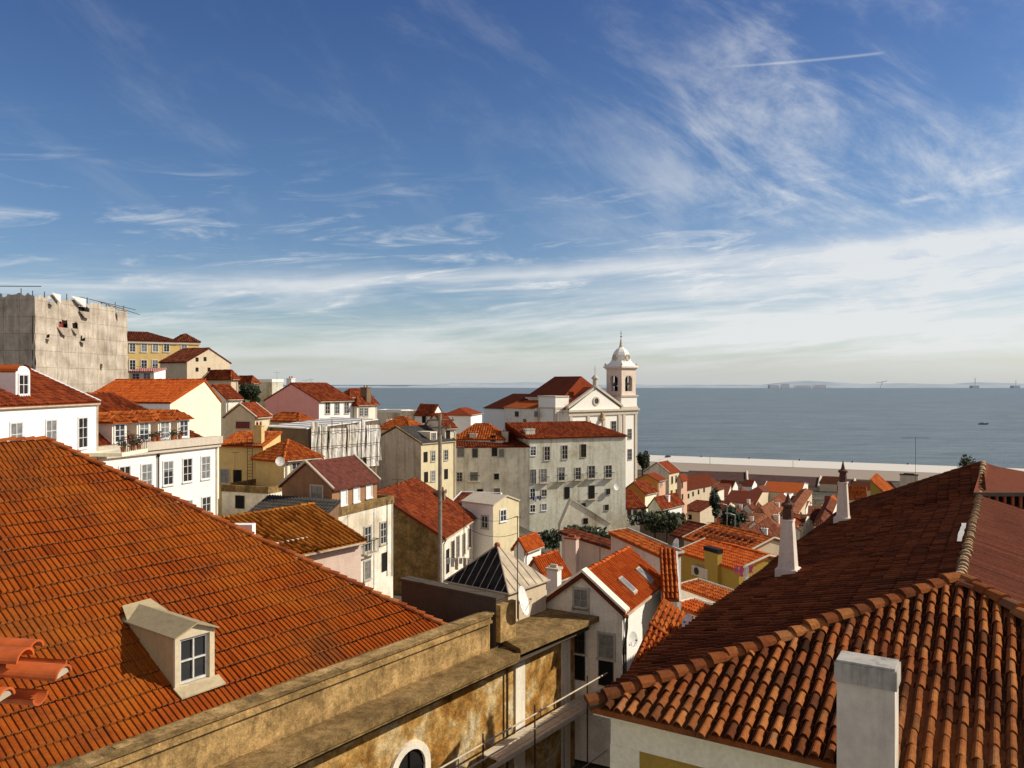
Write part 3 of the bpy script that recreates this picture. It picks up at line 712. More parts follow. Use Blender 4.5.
# ================================================================= the near building on the left
M['t_ridge'] = tile_mat('hip_tiles', [(0, (.24, .06, .02)), (.5, (.40, .10, .026)), (1, (.46, .17, .06))], stain_amt=.35)
def left_building():
    K = 1.3; fr = Fr(0, 0, 36.87, K); p = fr.pt
    root = thing('derelict_town_house', 'large near building with orange flat tile roof, one dormer, mossy parapet and peeling ochre wall', 'house', p(22, 12, -24))
    mb = MB(); fr.box(mb, 17.0, 21.6, -14, 26.8, -32, -9.25); fr.box(mb, 21.6, 42.5, -14, 20.6, -32, -8.7); mb.build('wall', 'ruin', root)
    # roof
    ez = -8.5; RE = p(29.9, 12.6, -1.96); RN = p(29.9, -12, -1.96)
    E0 = p(17.75, -12, ez); E1 = p(17.75, 20.7, ez)
    mb = MB(); slope(mb, [E0, E1, RE, RN], 'flat', .205, .74, .14, lipmi=1, liph=.085)
    mb.slab([E1, p(42, 20.7, ez), RE], .12); mb.slab([p(42, 20.7, ez), p(42, -12, ez), RN, RE], .12)
    mb.build('roof', ['t_left', plain('tile_edge', (.46, .15, .035), .95, 0, .6, 3)], root)
    mb = MB(); ridge_row(mb, E1+(RE-E1)*.005, RE, .18, .42, lift=.07, taper=.74); mb.build('ridge_tiles', 't_ridge', root)
    mb = MB(); ridge_row(mb, RE, RN, .17, .42, lift=.05); mb.build('ridge_tiles', 't_ridge', root)
    # parapet
    mb = MB(); fr.box(mb, 17.16, 17.55, -14, 21.5, -9.2, -8.22)
    fr.box(mb, 17.05, 17.64, -14, 21.62, -8.22, -8.13); fr.box(mb, 17.10, 17.60, -14, 21.6, -8.13, -8.0)
    mb.tube(p(17.35, 21.55, -9.2), p(17.35, 21.55, -8.02), .24, .24, 10)
    # uneven top coat
    for k in range(60):
        b_ = rnd.uniform(-4, 21.4); fr.box(mb, 17.04+rnd.uniform(0, .3), 17.6+rnd.uniform(-.08, 0.03), b_, b_+rnd.uniform(.3, 1.2), -8.01, -7.996+rnd.uniform(.047, .058))
    mb.build('parapet', 'cement', root)
    mb = MB(); fr.box(mb, 17.03, 17.66, -14, 21.6, -7.995, -7.95); mb.build('coping', 'topcement', root)
    mb = MB(); fr.box(mb, 16.10, 17.159, -14, 21.93, -9.36, -9.16); fr.box(mb, 16.16, 17.0, -14, 21.9, -9.46, -9.36)
    mb.build('cornice', 'topcement', root)
    mb = MB(); fr.box(mb, 16.35, 16.998, -14, 26.8, -9.60, -9.462); fr.box(mb, 16.62, 16.997, -14, 26.8, -9.78, -9.60); mb.build('moulding', 'darkcement', root)
    mb = MB(); top = [p(16.1, 21.95, -9.02), p(16.0, 27.0, -9.06), p(21.8, 27.0, -8.98), p(21.8, 22.4, -8.98), p(17.2, 22.4, -9.0)]
    mb.slab(top, .26)
    mb.build('terrace_slab', 'topcement', root)
    mb = MB(); fr.box(mb, 17.2, 21.8, 22.0, 22.4, -10.2, -7.55); fr.box(mb, 17.16, 21.85, 21.95, 22.45, -7.55, -7.45); mb.build('end_wall', 'darkcement', root)
    mb = MB(); fr.box(mb, 17.0, 17.198, 22.0, 22.9, -9.0, -7.7); mb.build('buttress', 'cement', root)
    # stair head with glazed pyramid
    sh = MB(); fr.box(sh, 18.1, 21.1, 23.9, 26.4, -9.3, -7.84); sh = sh.build('stair_head', 'beige', root)
    ap = p(19.6, 25.15, -6.42); o_ = .12
    q = [p(18.1-o_, 23.9-o_, -7.84), p(18.1-o_, 26.4+o_, -7.84), p(21.1+o_, 26.4+o_, -7.84), p(21.1+o_, 23.9-o_, -7.84)]
    mb = MB(); mb.poly([q[3], q[0], ap]); mb.build('glass_pane', 'glass_dk', sh)
    mb = MB(); mb.poly([q[0], q[1], ap]); mb.poly([q[1], q[2], ap]); mb.poly([q[2], q[3], ap]); mb.poly([q[0], q[3], q[2], q[1]])
    for k in range(1, 6):
        f = k/6; e_ = q[0].lerp(q[1], f); fp = max(0.04, abs(f-.5)*2); tp = q[0].lerp(ap, 1-fp) if f < .5 else q[1].lerp(ap, 1-fp)
        mb.tube(e_+V((0, 0, .02)), tp+V((0, 0, .02)), .03, .03, 5)
    mb.build('zinc_sheet', 'zinc', sh)
    mb = MB()
    for k in range(1, 9):
        f = k/9; e_ = q[3].lerp(q[0], f); fp = abs(f-.5)*2; tp = q[3].lerp(ap, 1-fp) if f < .5 else q[0].lerp(ap, 1-fp)
        mb.tube(e_, tp, .022, .022, 5)
    mb.tube(q[0], ap, .05, .05, 6); mb.tube(q[3], ap, .05, .05, 6); mb.tube(q[3], q[0], .06, .06, 6); mb.tube(q[0], q[1], .05, .05, 6)
    mb.build('glazing_bar', 'zinc', sh)
    mb = MB(); mb.ball(ap, .16, 8, 5); mb.build('ridge_cap', 'terracotta', sh)
    # white strips on the facade
    for px in (519, 565):
        w_ = ray_plane(px, 680, p(17, 0, 0), -fr.dl); b_ = (w_-fr.c).dot(fr.dr)/K
        mb = MB(); fr.box(mb, 16.93, 17.0, b_-.28, b_+.28, -30, -9.8); mb.build('pilaster', 'oldwhite', root)
    w_ = ray_plane(505, 690, p(17, 0, 0), -fr.dl); b_ = (w_-fr.c).dot(fr.dr)/K
    mb = MB(); mb.tube(p(16.9, b_, -9.8), p(16.9, b_, -30), .055, .055, 8); mb.build('drainpipe', 'rustiron', root)
    # round-topped window
    w_ = ray_plane(409, 768, p(17, 0, 0), -fr.dl); b_ = (w_-fr.c).dot(fr.dr)/K; z_ = w_.z/K-.05
    mb = MB(); n_ = 14; ra, rb = .62, .86
    for k in range(n_):
        t0 = math.pi*k/n_; t1 = math.pi*(k+1)/n_
        def q_(r, t, a): return p(a, b_+r*math.cos(t), z_+r*math.sin(t))
        mb.hexa([q_(ra, t0, 17), q_(rb, t0, 17), q_(rb, t1, 17), q_(ra, t1, 17), q_(ra, t0, 16.9), q_(rb, t0, 16.9), q_(rb, t1, 16.9), q_(ra, t1, 16.9)])
    for s_ in (-1, 1): fr.box(mb, 16.9, 17, b_+min(s_*ra, s_*rb), b_+max(s_*ra, s_*rb), z_-1.2, z_)
    win = mb.build('arched_window', 'oldwhite', root)
    mb = MB(); mb.poly([p(16.985, b_+ra*math.cos(math.pi*k/n_), z_+ra*math.sin(math.pi*k/n_)) for k in range(n_+1)]+[p(16.985, b_-ra, z_-1.2), p(16.985, b_+ra, z_-1.2)]); mb.build('pane', 'dark', win)
    mb = MB(); fr.box(mb, 16.93, 16.97, b_-.03, b_+.03, z_-1.2, z_+.6); fr.box(mb, 16.93, 16.97, b_-.6, b_+.6, z_-.03, z_+.03); mb.build('sash_bar', 'iron', win)
    # dormer
    nrm = (E1-E0).cross(RE-E1).normalized()
    BL = ray_plane(175, 692, E0, nrm); rel = (BL-fr.c)/K; a0 = rel.dot(fr.dl); b0 = rel.dot(fr.dr); z0 = BL.z/K
    tanp = (-1.96-ez)/(29.9-17.75); wd = 1.08; h = 1.42
    def rz(a): return z0+(a-a0)*tanp
    dl_ = h/tanp
    D = MB(); th = .10
    for bb in (b0, b0+wd-th):
        pts = [(a0, rz(a0)-.3), (a0, z0+h), (a0+dl_, z0+h), (a0+dl_, z0+h-.25)]
        A_ = [p(a, bb, z) for a, z in pts]; B_ = [p(a, bb+th, z) for a, z in pts]
        D.poly(A_); D.poly(B_[::-1])
        for k in range(4): D.poly([A_[k], A_[(k+1) % 4], B_[(k+1) % 4], B_[k]])
    D.poly([p(a0+.02, b0+th, z0+h), p(a0+.02, b0+wd-th, z0+h), p(a0+.02, b0+wd/2, z0+h+.22)])
    dormer = D.build('dormer', plaster('dormer_boards', (.55, .40, .2), amount=.5, dirt=(.2, .13, .06)), root)
    mb = MB(); o_ = .09; zt = z0+h; ra_ = .24; bk = a0+dl_+.42
    for (e_, r_) in (((b0-o_), (b0+wd/2)), ((b0+wd+o_), (b0+wd/2))):
        top = [p(a0-.14, e_, zt-.02), p(a0-.14, r_, zt+ra_), p(bk, r_, zt+ra_), p(bk-.35, e_, zt-.02)]
        if e_ > r_: top = top[::-1]
        mb.slab(top, .05)
    mb.build('dormer_roof', plaster('dormer_felt', (.38, .30, .17), amount=.6, dirt=(.15, .11, .06)), dormer)
    mb = MB(); fr.box(mb, a0-.03, a0+.06, b0-.02, b0+.12, rz(a0)-.12, z0+h-.03); fr.box(mb, a0-.03, a0+.06, b0+wd-.12, b0+wd+.02, rz(a0)-.12, z0+h-.03)
    fr.box(mb, a0-.025, a0+.06, b0+.12, b0+wd-.12, z0+h-.13, z0+h-.02); fr.box(mb, a0-.06, a0+.1, b0+.12, b0+wd-.12, z0+.02, z0+.10)
    mb.poly([p(a0-.02, b0, z0+h-.02), p(a0-.02, b0+wd/2, z0+h+.2), p(a0-.02, b0+wd, z0+h-.02)])
    mb.build('window_frame', plaster('dormer_white', (.66, .55, .36), amount=.4), dormer)
    i0, i1, k0, k1 = b0+.14, b0+wd-.14, z0+.12, z0+h-.15
    mb = MB(); mb.poly([p(a0+.10, i0-.03, k0-.03), p(a0+.10, i1+.03, k0-.03), p(a0+.10, i1+.03, k1+.03), p(a0+.10, i0-.03, k1+.03)]); mb.build('pane', 'glass', dormer)
    mb = MB()
    for (u0, u1, w0, w1) in ((i0-.02, i0+.05, k0, k1), (i1-.05, i1+.02, k0, k1), (i0+.05, i1-.05, k1-.05, k1), (i0+.05, i1-.05, k0, k0+.06), ((i0+i1)/2-.02, (i0+i1)/2+.02, k0+.06, k1-.05)): fr.box(mb, a0+.045, a0+.09, u0, u1, w0, w1)
    zc = (k0+k1)/2; fr.box(mb, a0+.05, a0+.09, i0+.05, (i0+i1)/2-.02, zc-.02, zc+.02); fr.box(mb, a0+.05, a0+.09, (i0+i1)/2+.02, i1-.05, zc-.02, zc+.02)
    mb.build('sash_bar', 'frame', dormer)
    mb = MB(); nn = nrm*.13
    mb.slab([p(a0-.30, b0-.02, rz(a0-.30))+nn, p(a0-.28, b0+wd+.16, rz(a0-.28))+nn, p(a0+.02, b0+wd+.14, rz(a0)+.02)+nn, p(a0+.02, b0-.06, rz(a0)+.02)+nn], .05)
    mb.build('apron', plaster('dormer_apron', (.50, .40, .24), amount=.8, dirt=(.15, .1, .06)), dormer)
    mb = MB(); mb.slab([p(bk-.75, b0-.04, zt+.02), p(bk-.75, b0+wd+.04, zt+.02), p(bk-.18, b0+wd-.15, rz(bk-.18)+.17), p(bk-.22, b0+.1, rz(bk-.22)+.17)], .05); mb.build('flashing', plaster('dormer_flashing', (.44, .34, .19), amount=.7, dirt=(.15, .1, .05)), dormer)
    return fr, root
LB, LBroot = left_building()

def scaffold():
    fr = LB; p = fr.pt
    t = thing('scaffolding', 'tube scaffolding with pale board walkway along the peeling ochre facade', 'scaffolding', p(16.2, 20, -22))
    zw = -12.25
    for b0_, b1_ in ((12.5, 17.3), (17.35, 19.6), (20.6, 24.6), (24.65, 29.6)):
        for a_ in (15.75, 16.08, 16.41):
            mb = MB(); fr.box(mb, a_, a_+.31, b0_+rnd.uniform(-.05, .05), b1_+rnd.uniform(-.05, .05), zw-.05, zw+rnd.uniform(0, .012)); mb.build('board', 'plank', t)
    mb = MB(); fr.box(mb, 15.70, 15.74, 12.5, 29.6, zw, zw+.16); mb.build('toe_board', 'plank', t)
    for b_ in (13.2, 16.3, 19.4, 22.2, 25.6, 29.2):
        mb = MB(); mb.tube(p(15.68, b_, -26), p(15.68, b_, zw+1.35), .036, .036, 8); mb.build('post', 'rustiron', t)
    for b_ in (19.5, 25.7, 29.3):
        mb = MB(); mb.tube(p(16.78, b_, -26), p(16.78, b_, zw+.25), .026, .026, 8); mb.build('post', 'steel', t)
    for zz, a_ in ((zw+.55, 15.66), (zw+1.05, 15.66)):
        mb = MB(); mb.tube(p(a_, 12.2, zz), p(a_, 29.9, zz), .036, .036, 8); mb.build('rail', 'plank', t)
    for b_ in (16.35, 19.45, 22.25, 25.65, 29.25):
        mb = MB(); mb.tube(p(15.5, b_, zw-.09), p(16.95, b_, zw-.09), .024, .024, 8); mb.build('cross_tube', 'steel', t)
    for z_ in (-15.2, -18):
        mb = MB(); fr.box(mb, 15.75, 16.7, 20.5, 30.5, z_-.05, z_); mb.build('board', 'maroon' if z_ > -16 else 'plank', t)
        mb = MB(); mb.tube(p(15.66, 18, z_+1), p(15.66, 31, z_+1), .024, .024, 8); mb.build('rail', 'steel', t)
    # tall corner bay past the end of the wall
    for (a_, b_, zt) in ((16.0, 31.2, -9.6), (14.6, 30.6, -12.6), (14.7, 28.4, -12.8)):
        mb = MB(); mb.tube(p(a_, b_, -26), p(a_, b_, zt), .042, .042, 8); mb.build('post', 'steel', t)
    for (q0, q1) in (((16.9, 30.2, -11.1), (13.6, 31.6, -11.35)), ((17.0, 31.0, -12.0), (13.4, 31.2, -12.3)), ((15.7, 26.5, -12.9), (13.6, 33.5, -10.7)), ((15.6, 27.5, -13.4), (13.3, 33.5, -12.0)), ((16.0, 31.2, -11.9), (16.8, 27.4, -12))):
        mb = MB(); mb.tube(p(*q0), p(*q1), .04, .04, 8); mb.build('brace', 'plank', t)
scaffold()

# satellite dish + aerial mast on the terrace
def dish(px, py, Y, r, face, label, pole=1.0, wall=None):
    c = P(px, py, Y); t = thing('satellite_dish', label, 'satellite dish', c-V((0, 0, pole)))
    n_ = V(face).normalized(); a = n_.orthogonal().normalized(); b_ = n_.cross(a)
    rows = []
    for j in range(6):
        f = j/5; rows.append([c+(a*math.cos(2*math.pi*k/20)+b_*math.sin(2*math.pi*k/20))*(r*f+.001)+n_*(.18*r*f*f) for k in range(20)])
    mb = MB(); mb.grid(rows, closed=True); mb.build('reflector', 'dish', t, True)
    mb = MB(); mb.tube(c-n_*.02, c-n_*.15-V((0, 0, .1)), .03, .03, 6); mb.tube(c-n_*.15-V((0, 0, -.05)), c-n_*.15-V((0, 0, pole)), .025, .025, 6); mb.build('mount', 'steel', t)
    mb = MB(); tip = c+n_*(.75*r); mb.tube(c-V((0, 0, r*.95))+n_*.12*r, tip, .012, .012, 5); mb.tube(tip, tip-n_*.12, .035, .04, 8); mb.build('receiver_arm', 'greyframe', t)
dish(521.5, 601, 37.2, .68, (.93, -.25, .28), 'large white satellite dish beside the glazed pyramid on the terrace', .9)

# ================================================================= the near building on the right
def right_building():
    K = 1.08; fr = Fr(1.56*K, 16.0*K, 31.7); ez = -6.46
    def p(c, b, z): return fr.pt(-c*K, b*K, z*K)
    def bx(mb, c0, c1, b0, b1, z0, z1): fr.box(mb, -c1*K, -c0*K, b0*K, b1*K, z0*K, z1*K)
    root = thing('barrel_tiled_house', 'large near house at right with dark red barrel tile hip roof', 'house', p(6, 12, -24))
    B = p(6.2, 6.2, -4.41); S = p(6.2, 21.5, -4.41); E = p(0, 20, ez); A = p(6.2, 27.2, -3.55); Fc = p(0, 31.0, ez); Rc = p(12.4, 0, ez)
    mb = MB()
    slope(mb, [p(0, 0, ez), Rc, B], 'barrel', .262, .45, .12, lift=.02)
    mb.build('roof', 't_right', root)
    mb = MB()
    slope(mb, [E, p(0, 0, ez), B, S], 'barrel', .28, .47, .12, lift=.03)
    slope(mb, [Fc, E, A], 'barrel', .28, .47, .12, lift=.03)
    slope(mb, [E, S, A], 'barrel', .28, .47, .12, lift=.03, uvec=-fr.dr)
    mb.build('roof', M['t_shade'], root)
    mb = MB()
    slope(mb, [Rc, p(12.4, 21.5, ez), S, B], 'lo', .17, 1.3, .12, lift=.02); mb.slab([p(12.4, 21.5, ez), p(12.4, 34, ez), p(6.2, 34, -4.41), S], .12)
    mb.build('roof', tile_mat('ribbed_red_tiles', [(0, (.20, .065, .036)), (1, (.27, .095, .055))], stain_amt=.4), root)
    # the higher far bay with open eaves
    S1 = S+V((-.25, 0, .22)); e0 = S+V((8.0, .8, .10)); e1 = e0+V((3, 5, -1.6))
    mb = MB(); mb.slab([S1, e0, e1, A+V((0, 0, .06))], .10); mb.slab([A+V((0, 0, .06)), e1, e1+V((-2, 4, -2)), Fc], .1)
    bay = mb.build('roof_bay', 't_dull', root)
    mb = MB(); mb.hexa([S1+V((0, -.16, -.14)), e0+V((0, -.16, -.14)), e0+V((0, .02, -.14)), S1+V((0, .02, -.14)), S1+V((0, -.16, .02)), e0+V((0, -.16, .02)), e0+V((0, .02, .02)), S1+V((0, .02, .02))]); mb.build('eave_board', 'darkcement', bay)
    for k in range(16):
        q = S+V((.45+k*.36, .12+k*.036, .10)); mb = MB(); mb.tube(q-V((0, 0, 1.1)), q, .055, .075, 8); mb.build('baluster', 'terracotta', bay)
    mb = MB(); mb.hexa([S+V((.1, .5, -2)), e0+V((0, .5, -3)), e0+V((0, .7, -3)), S+V((.1, .7, -2)), S+V((.1, .5, .1)), e0+V((0, .5, .05)), e0+V((0, .7, .05)), S+V((.1, .7, .1))]); mb.build('bay_shade_panel', 'dark', bay)  # black panel standing in for the deep shade behind the balusters
    # hips and ridges
    mb = MB(); ridge_row(mb, p(-.05, -.05, ez), B, .20, .42, lift=.09); mb.build('ridge_tiles', 't_right', root)
    mb = MB(); ridge_row(mb, Rc, B, .2, .42, lift=.09); mb.build('ridge_tiles', 't_right', root)
    mb = MB(); ridge_row(mb, Fc, A, .15, .42, lift=.02); mb.build('ridge_tiles', 't_right', root)
    LR = tile_mat('limed_ridge_tiles', [(0, (.22, .12, .06)), (1, (.42, .29, .16))], stain_amt=.4); mb = MB(); ridge_row(mb, B, S, .15, .42, lift=.05, t=.9); mb.build('ridge_tiles', LR, root)
    mb = MB(); ridge_row(mb, S, A, .14, .42, lift=.03, t=.9); mb.build('ridge_tiles', LR, root)
    mb = MB(); mb.tube(E+V((0, 0, .12)), S+V((0, 0, .12)), .07, .07, 6); mb.build('mortar_seam', 't_brown', root)
    # mortar bed along the near hip
    mb = MB()
    mb.path([p(0, 0, ez).lerp(B, k/20)+V((rnd.uniform(-.03, .03), rnd.uniform(-.03, .03), .04)) for k in range(21)], .13, 7)
    mb.build('mortar', 'darkcement', root)
    # walls: plain cream frieze over an ochre panel
    mb = MB(); bx(mb, .35, 12.0, .4, 30.4, -28, -7.25); mb.build('wall', 'ochre', root)
    mb = MB(); bx(mb, .30, 12.05, .33, 30.45, -7.25, -6.62); mb.build('frieze', 'cream', root)
    mb = MB()
    for c0, c1 in ((.28, .9), (3.9, 4.6), (7.8, 8.5)): bx(mb, c0, c1, .345, .4, -28, -7.26)
    mb.build('pilaster', 'cream', root)
    # eaves soffit
    mb = MB(); bx(mb, .05, 12.3, .05, 30.9, -6.62, -6.58); mb.build('soffit', 'cream', root)
    # near chimney
    c0, b0 = 5.12, .0
    mb = MB(); f2 = Fr(p(c0, b0, 0).x, p(c0, b0, 0).y, 31.7)
    f2.box(mb, -.475, .475, -.28, .28, -10, -5.33); ch = mb.build('chimney', stained('chimney_lime', (.74, .66, .54)), root)
    mb = MB(); f2.box(mb, -.51, .51, -.32, .32, -5.33, -4.99); f2.box(mb, -.48, .48, -.29, .29, -4.99, -4.95); mb.build('chimney_cap', plaster('chimney_cap_cement', (.46, .42, .35), amount=1.0, dirt=(.07, .06, .045), streak=1.0), ch)
    # two tall tapered chimneys with clay pots on the shaded slope
    nrm = fr.dr.cross(B-p(0, 6.2, ez)).normalized()
    for (px, py, yb, y1, y2, y3, wb, wt) in ((788, 577, 568, 522, 503, 494, 21, 13), (843, 527, 517, 484, 470, 462, 14, 9)):
        q = ray_plane(px, py, p(0, 0, ez), nrm); Y = q.y; k = Y/F; zz = lambda y: (384-y)*k
        f2 = Fr(q.x, q.y, 31.7)
        def ring(w_, z): return [f2.pt(s_*w_*k/2/1.35, t_*w_*k/2/1.35, z) for s_, t_ in ((-1, -1), (-1, 1), (1, 1), (1, -1))]
        mb = MB(); mb.grid([ring(wb+8, zz(py)-.9), ring(wb+7, zz(yb)), ring(wb+1, zz(yb)+.04), ring(wt+1, zz(y1)+.1), ring(wt+4, zz(y1)+.1), ring(wt+4, zz(y1))][:4]+[ring(wt+1, zz(y1)+.02), ring(wt+3, zz(y1)+.03), ring(wt+3, zz(y1)+.1)], closed=True); mb.poly(ring(wt+3, zz(y1)+.1))
        ch = mb.build('chimney', plaster('chimney_white', (.74, .62, .50), amount=.55, dirt=(.25, .18, .12)), root)
        mb = MB(); r = wt*k*.42; z0 = zz(y1)+.1; hh = zz(y2)-z0
        mb.lathe((q.x, q.y, z0), [(r, 0), (r*.95, hh*.5), (r*.85, hh*.75), (r*1.25, hh*.8), (r*1.2, hh*.95), (r*.6, hh*1.05), (r*.42, hh*1.25), (r*.15, zz(y3)-z0), (.01, zz(y3)-z0+.05)], 10)
        mb.build('chimney_pot', 'pot', ch)
    # lime patch by the ridge
    mb = MB(); rows = []
    for k in range(9):
        f = k/8; rows.append([ray_plane(964-f*5+dx+rnd.uniform(-.8, .8), 529+f*19, p(0, 0, ez), nrm)+V((0, 0, .20)) for dx in (-2.4, -.8, .8, 2.4)])
    mb.grid(rows); mb.build('lime_patch', 'oldwhite', root)
M['t_shade'] = tile_mat('shaded_barrel_tiles', [(0, (.03, .009, .004)), (.05, (.07, .018, .007)), (.5, (.11, .028, .010)), (1, (.16, .044, .015))], stain=(.025, .014, .01), stain_amt=.6, sc_=.4)  # darker copy of the barrel tiles, the slope's shade painted in
right_building()

# tiles of a nearer eave, cut off by the left edge of the view
def near_tiles():
    root = thing('roof_verge', 'row of bright orange barrel tiles with mortared ends at the left edge, close by', 'roof', (-3.9, 6.0, -2.6))
    mb = MB(); mb.box(-6.2, -4.55, 5.2, 6.75, -9, -2.5); mb.build('wall', 'oldwhite', root)
    def tile(x0, x1, y, z0, z1, r0, r1, up=True, seg=12):
        mb = MB(); s = 1 if up else -1
        def arc(x, z, r, rr): return [V((x, y+rr*math.cos(math.pi*k/seg), z+s*rr*math.sin(math.pi*k/seg)*.7)) for k in range(seg+1)]
        a, b_ = arc(x0, z0, r0, r0), arc(x1, z1, r1, r1); c_, d_ = arc(x0, z0, r0, r0-.022), arc(x1, z1, r1, r1-.022)
        mb.grid([a, b_]); mb.grid([c_, d_]); mb.grid([b_, d_]); mb.grid([a, c_])
        o = mb.build('tile', M['t_bright'], root, False)
        return (x1, y, z1, r1)
    def fill(e, s=1):
        x, y, z, r = e; mb = MB(); rr = r-.026
        pts = [V((x-.015, y+rr*math.cos(math.pi*k/10), z+s*rr*math.sin(math.pi*k/10)*.68)) for k in range(11)]
        back = [q-V((.12, 0, 0)) for q in pts]; mb.poly(pts); mb.grid([pts, back], closed=True); mb.build('mortar', 'tile_mortar', root)
    e = tile(-4.3, -3.36, 6.00, -2.12, -2.19, .10, .115); fill(e)
    tile(-4.6, -3.44, 5.84, -2.20, -2.27, .09, .10, False); tile(-4.6, -3.50, 6.20, -2.10, -2.17, .09, .10, False)
    tile(-4.9, -3.66, 6.02, -2.02, -2.07, .105, .115)
    e = tile(-4.7, -3.58, 5.66, -2.19, -2.23, .10, .11); fill(e)
    tile(-4.8, -3.78, 6.36, -2.05, -2.11, .10, .105)
M['t_bright'] = plain('fresh_clay', (.50, .10, .018), .75, 0, .35, 5)
M['tile_mortar'] = stained('grey_tile_mortar', (.50, .47, .38))
near_tiles()
# ================================================================= trees and shrubs
def leaf_mat(name, c0, c1):
    m, nt, b = nt_mat(name); b.inputs['Roughness'].default_value = .7; b.inputs['Specular IOR Level'].default_value = .2
    a = N(nt, 'ShaderNodeAttribute', attribute_name='tint'); r = ramp(nt, [(0, c0), (1, c1)]); L(nt, a.outputs['Fac'], r.inputs[0]); L(nt, r.outputs[0], b.inputs['Base Color'])
    return m
M['leaf_dark'] = leaf_mat('dark_leaves', (.008, .013, .005), (.034, .044, .014))
M['leaf_olive'] = leaf_mat('olive_leaves', (.02, .027, .01), (.07, .072, .025))
M['bark'] = plain('bark', (.07, .05, .035), .95, 0, .4)
def tree(name, label, px, py_base, Y, h, rx, rz_, mat='leaf_dark', trunk=.3, n=900, leaf=.22, cat='tree', group=None, lobes=9):
    base = P(px, py_base, Y); t = thing(name, label, cat, base, group); rr = random.Random(int(px*7+py_base))
    top = base+V((0, 0, h)); cz = base.z+h-rz_
    mb = MB(); mb.tube(base-V((0, 0, 1)), (base.x, base.y, cz), trunk*.5, trunk*.25, 7)
    cl = []
    for k in range(lobes):
        th = rr.uniform(0, 6.28); ph = rr.uniform(-.8, 1); rr_ = rr.uniform(.35, .75)
        c = V((base.x+math.cos(th)*rx*rr_*math.cos(ph*.9), base.y+math.sin(th)*rx*rr_*math.cos(ph*.9), cz+ph*rz_*.75)); cl.append((c, rr.uniform(.3, .55)*rx))
        mb.tube((base.x, base.y, cz-rz_*.5), c, trunk*.18, trunk*.05, 5)
    mb.build('trunk', 'bark', t)
    mb = MB()
    for k in range(n):
        c, r = cl[k % lobes]; d = V((rr.gauss(0, 1), rr.gauss(0, 1), rr.gauss(0, 1))).normalized()*r*rr.uniform(.55, 1.15)
        q = c+V((d.x, d.y, d.z*rz_/rx*.9)); a = V((rr.gauss(0, 1), rr.gauss(0, 1), rr.gauss(0, 1))).normalized(); b = a.orthogonal().normalized()
        s_ = leaf*rr.uniform(.6, 1.4); mb.poly([q-a*s_-b*s_*.5, q+a*s_-b*s_*.5, q+a*s_+b*s_*.5, q-a*s_+b*s_*.5], rr.random())
    mb.build('crown', mat, t)
    return t

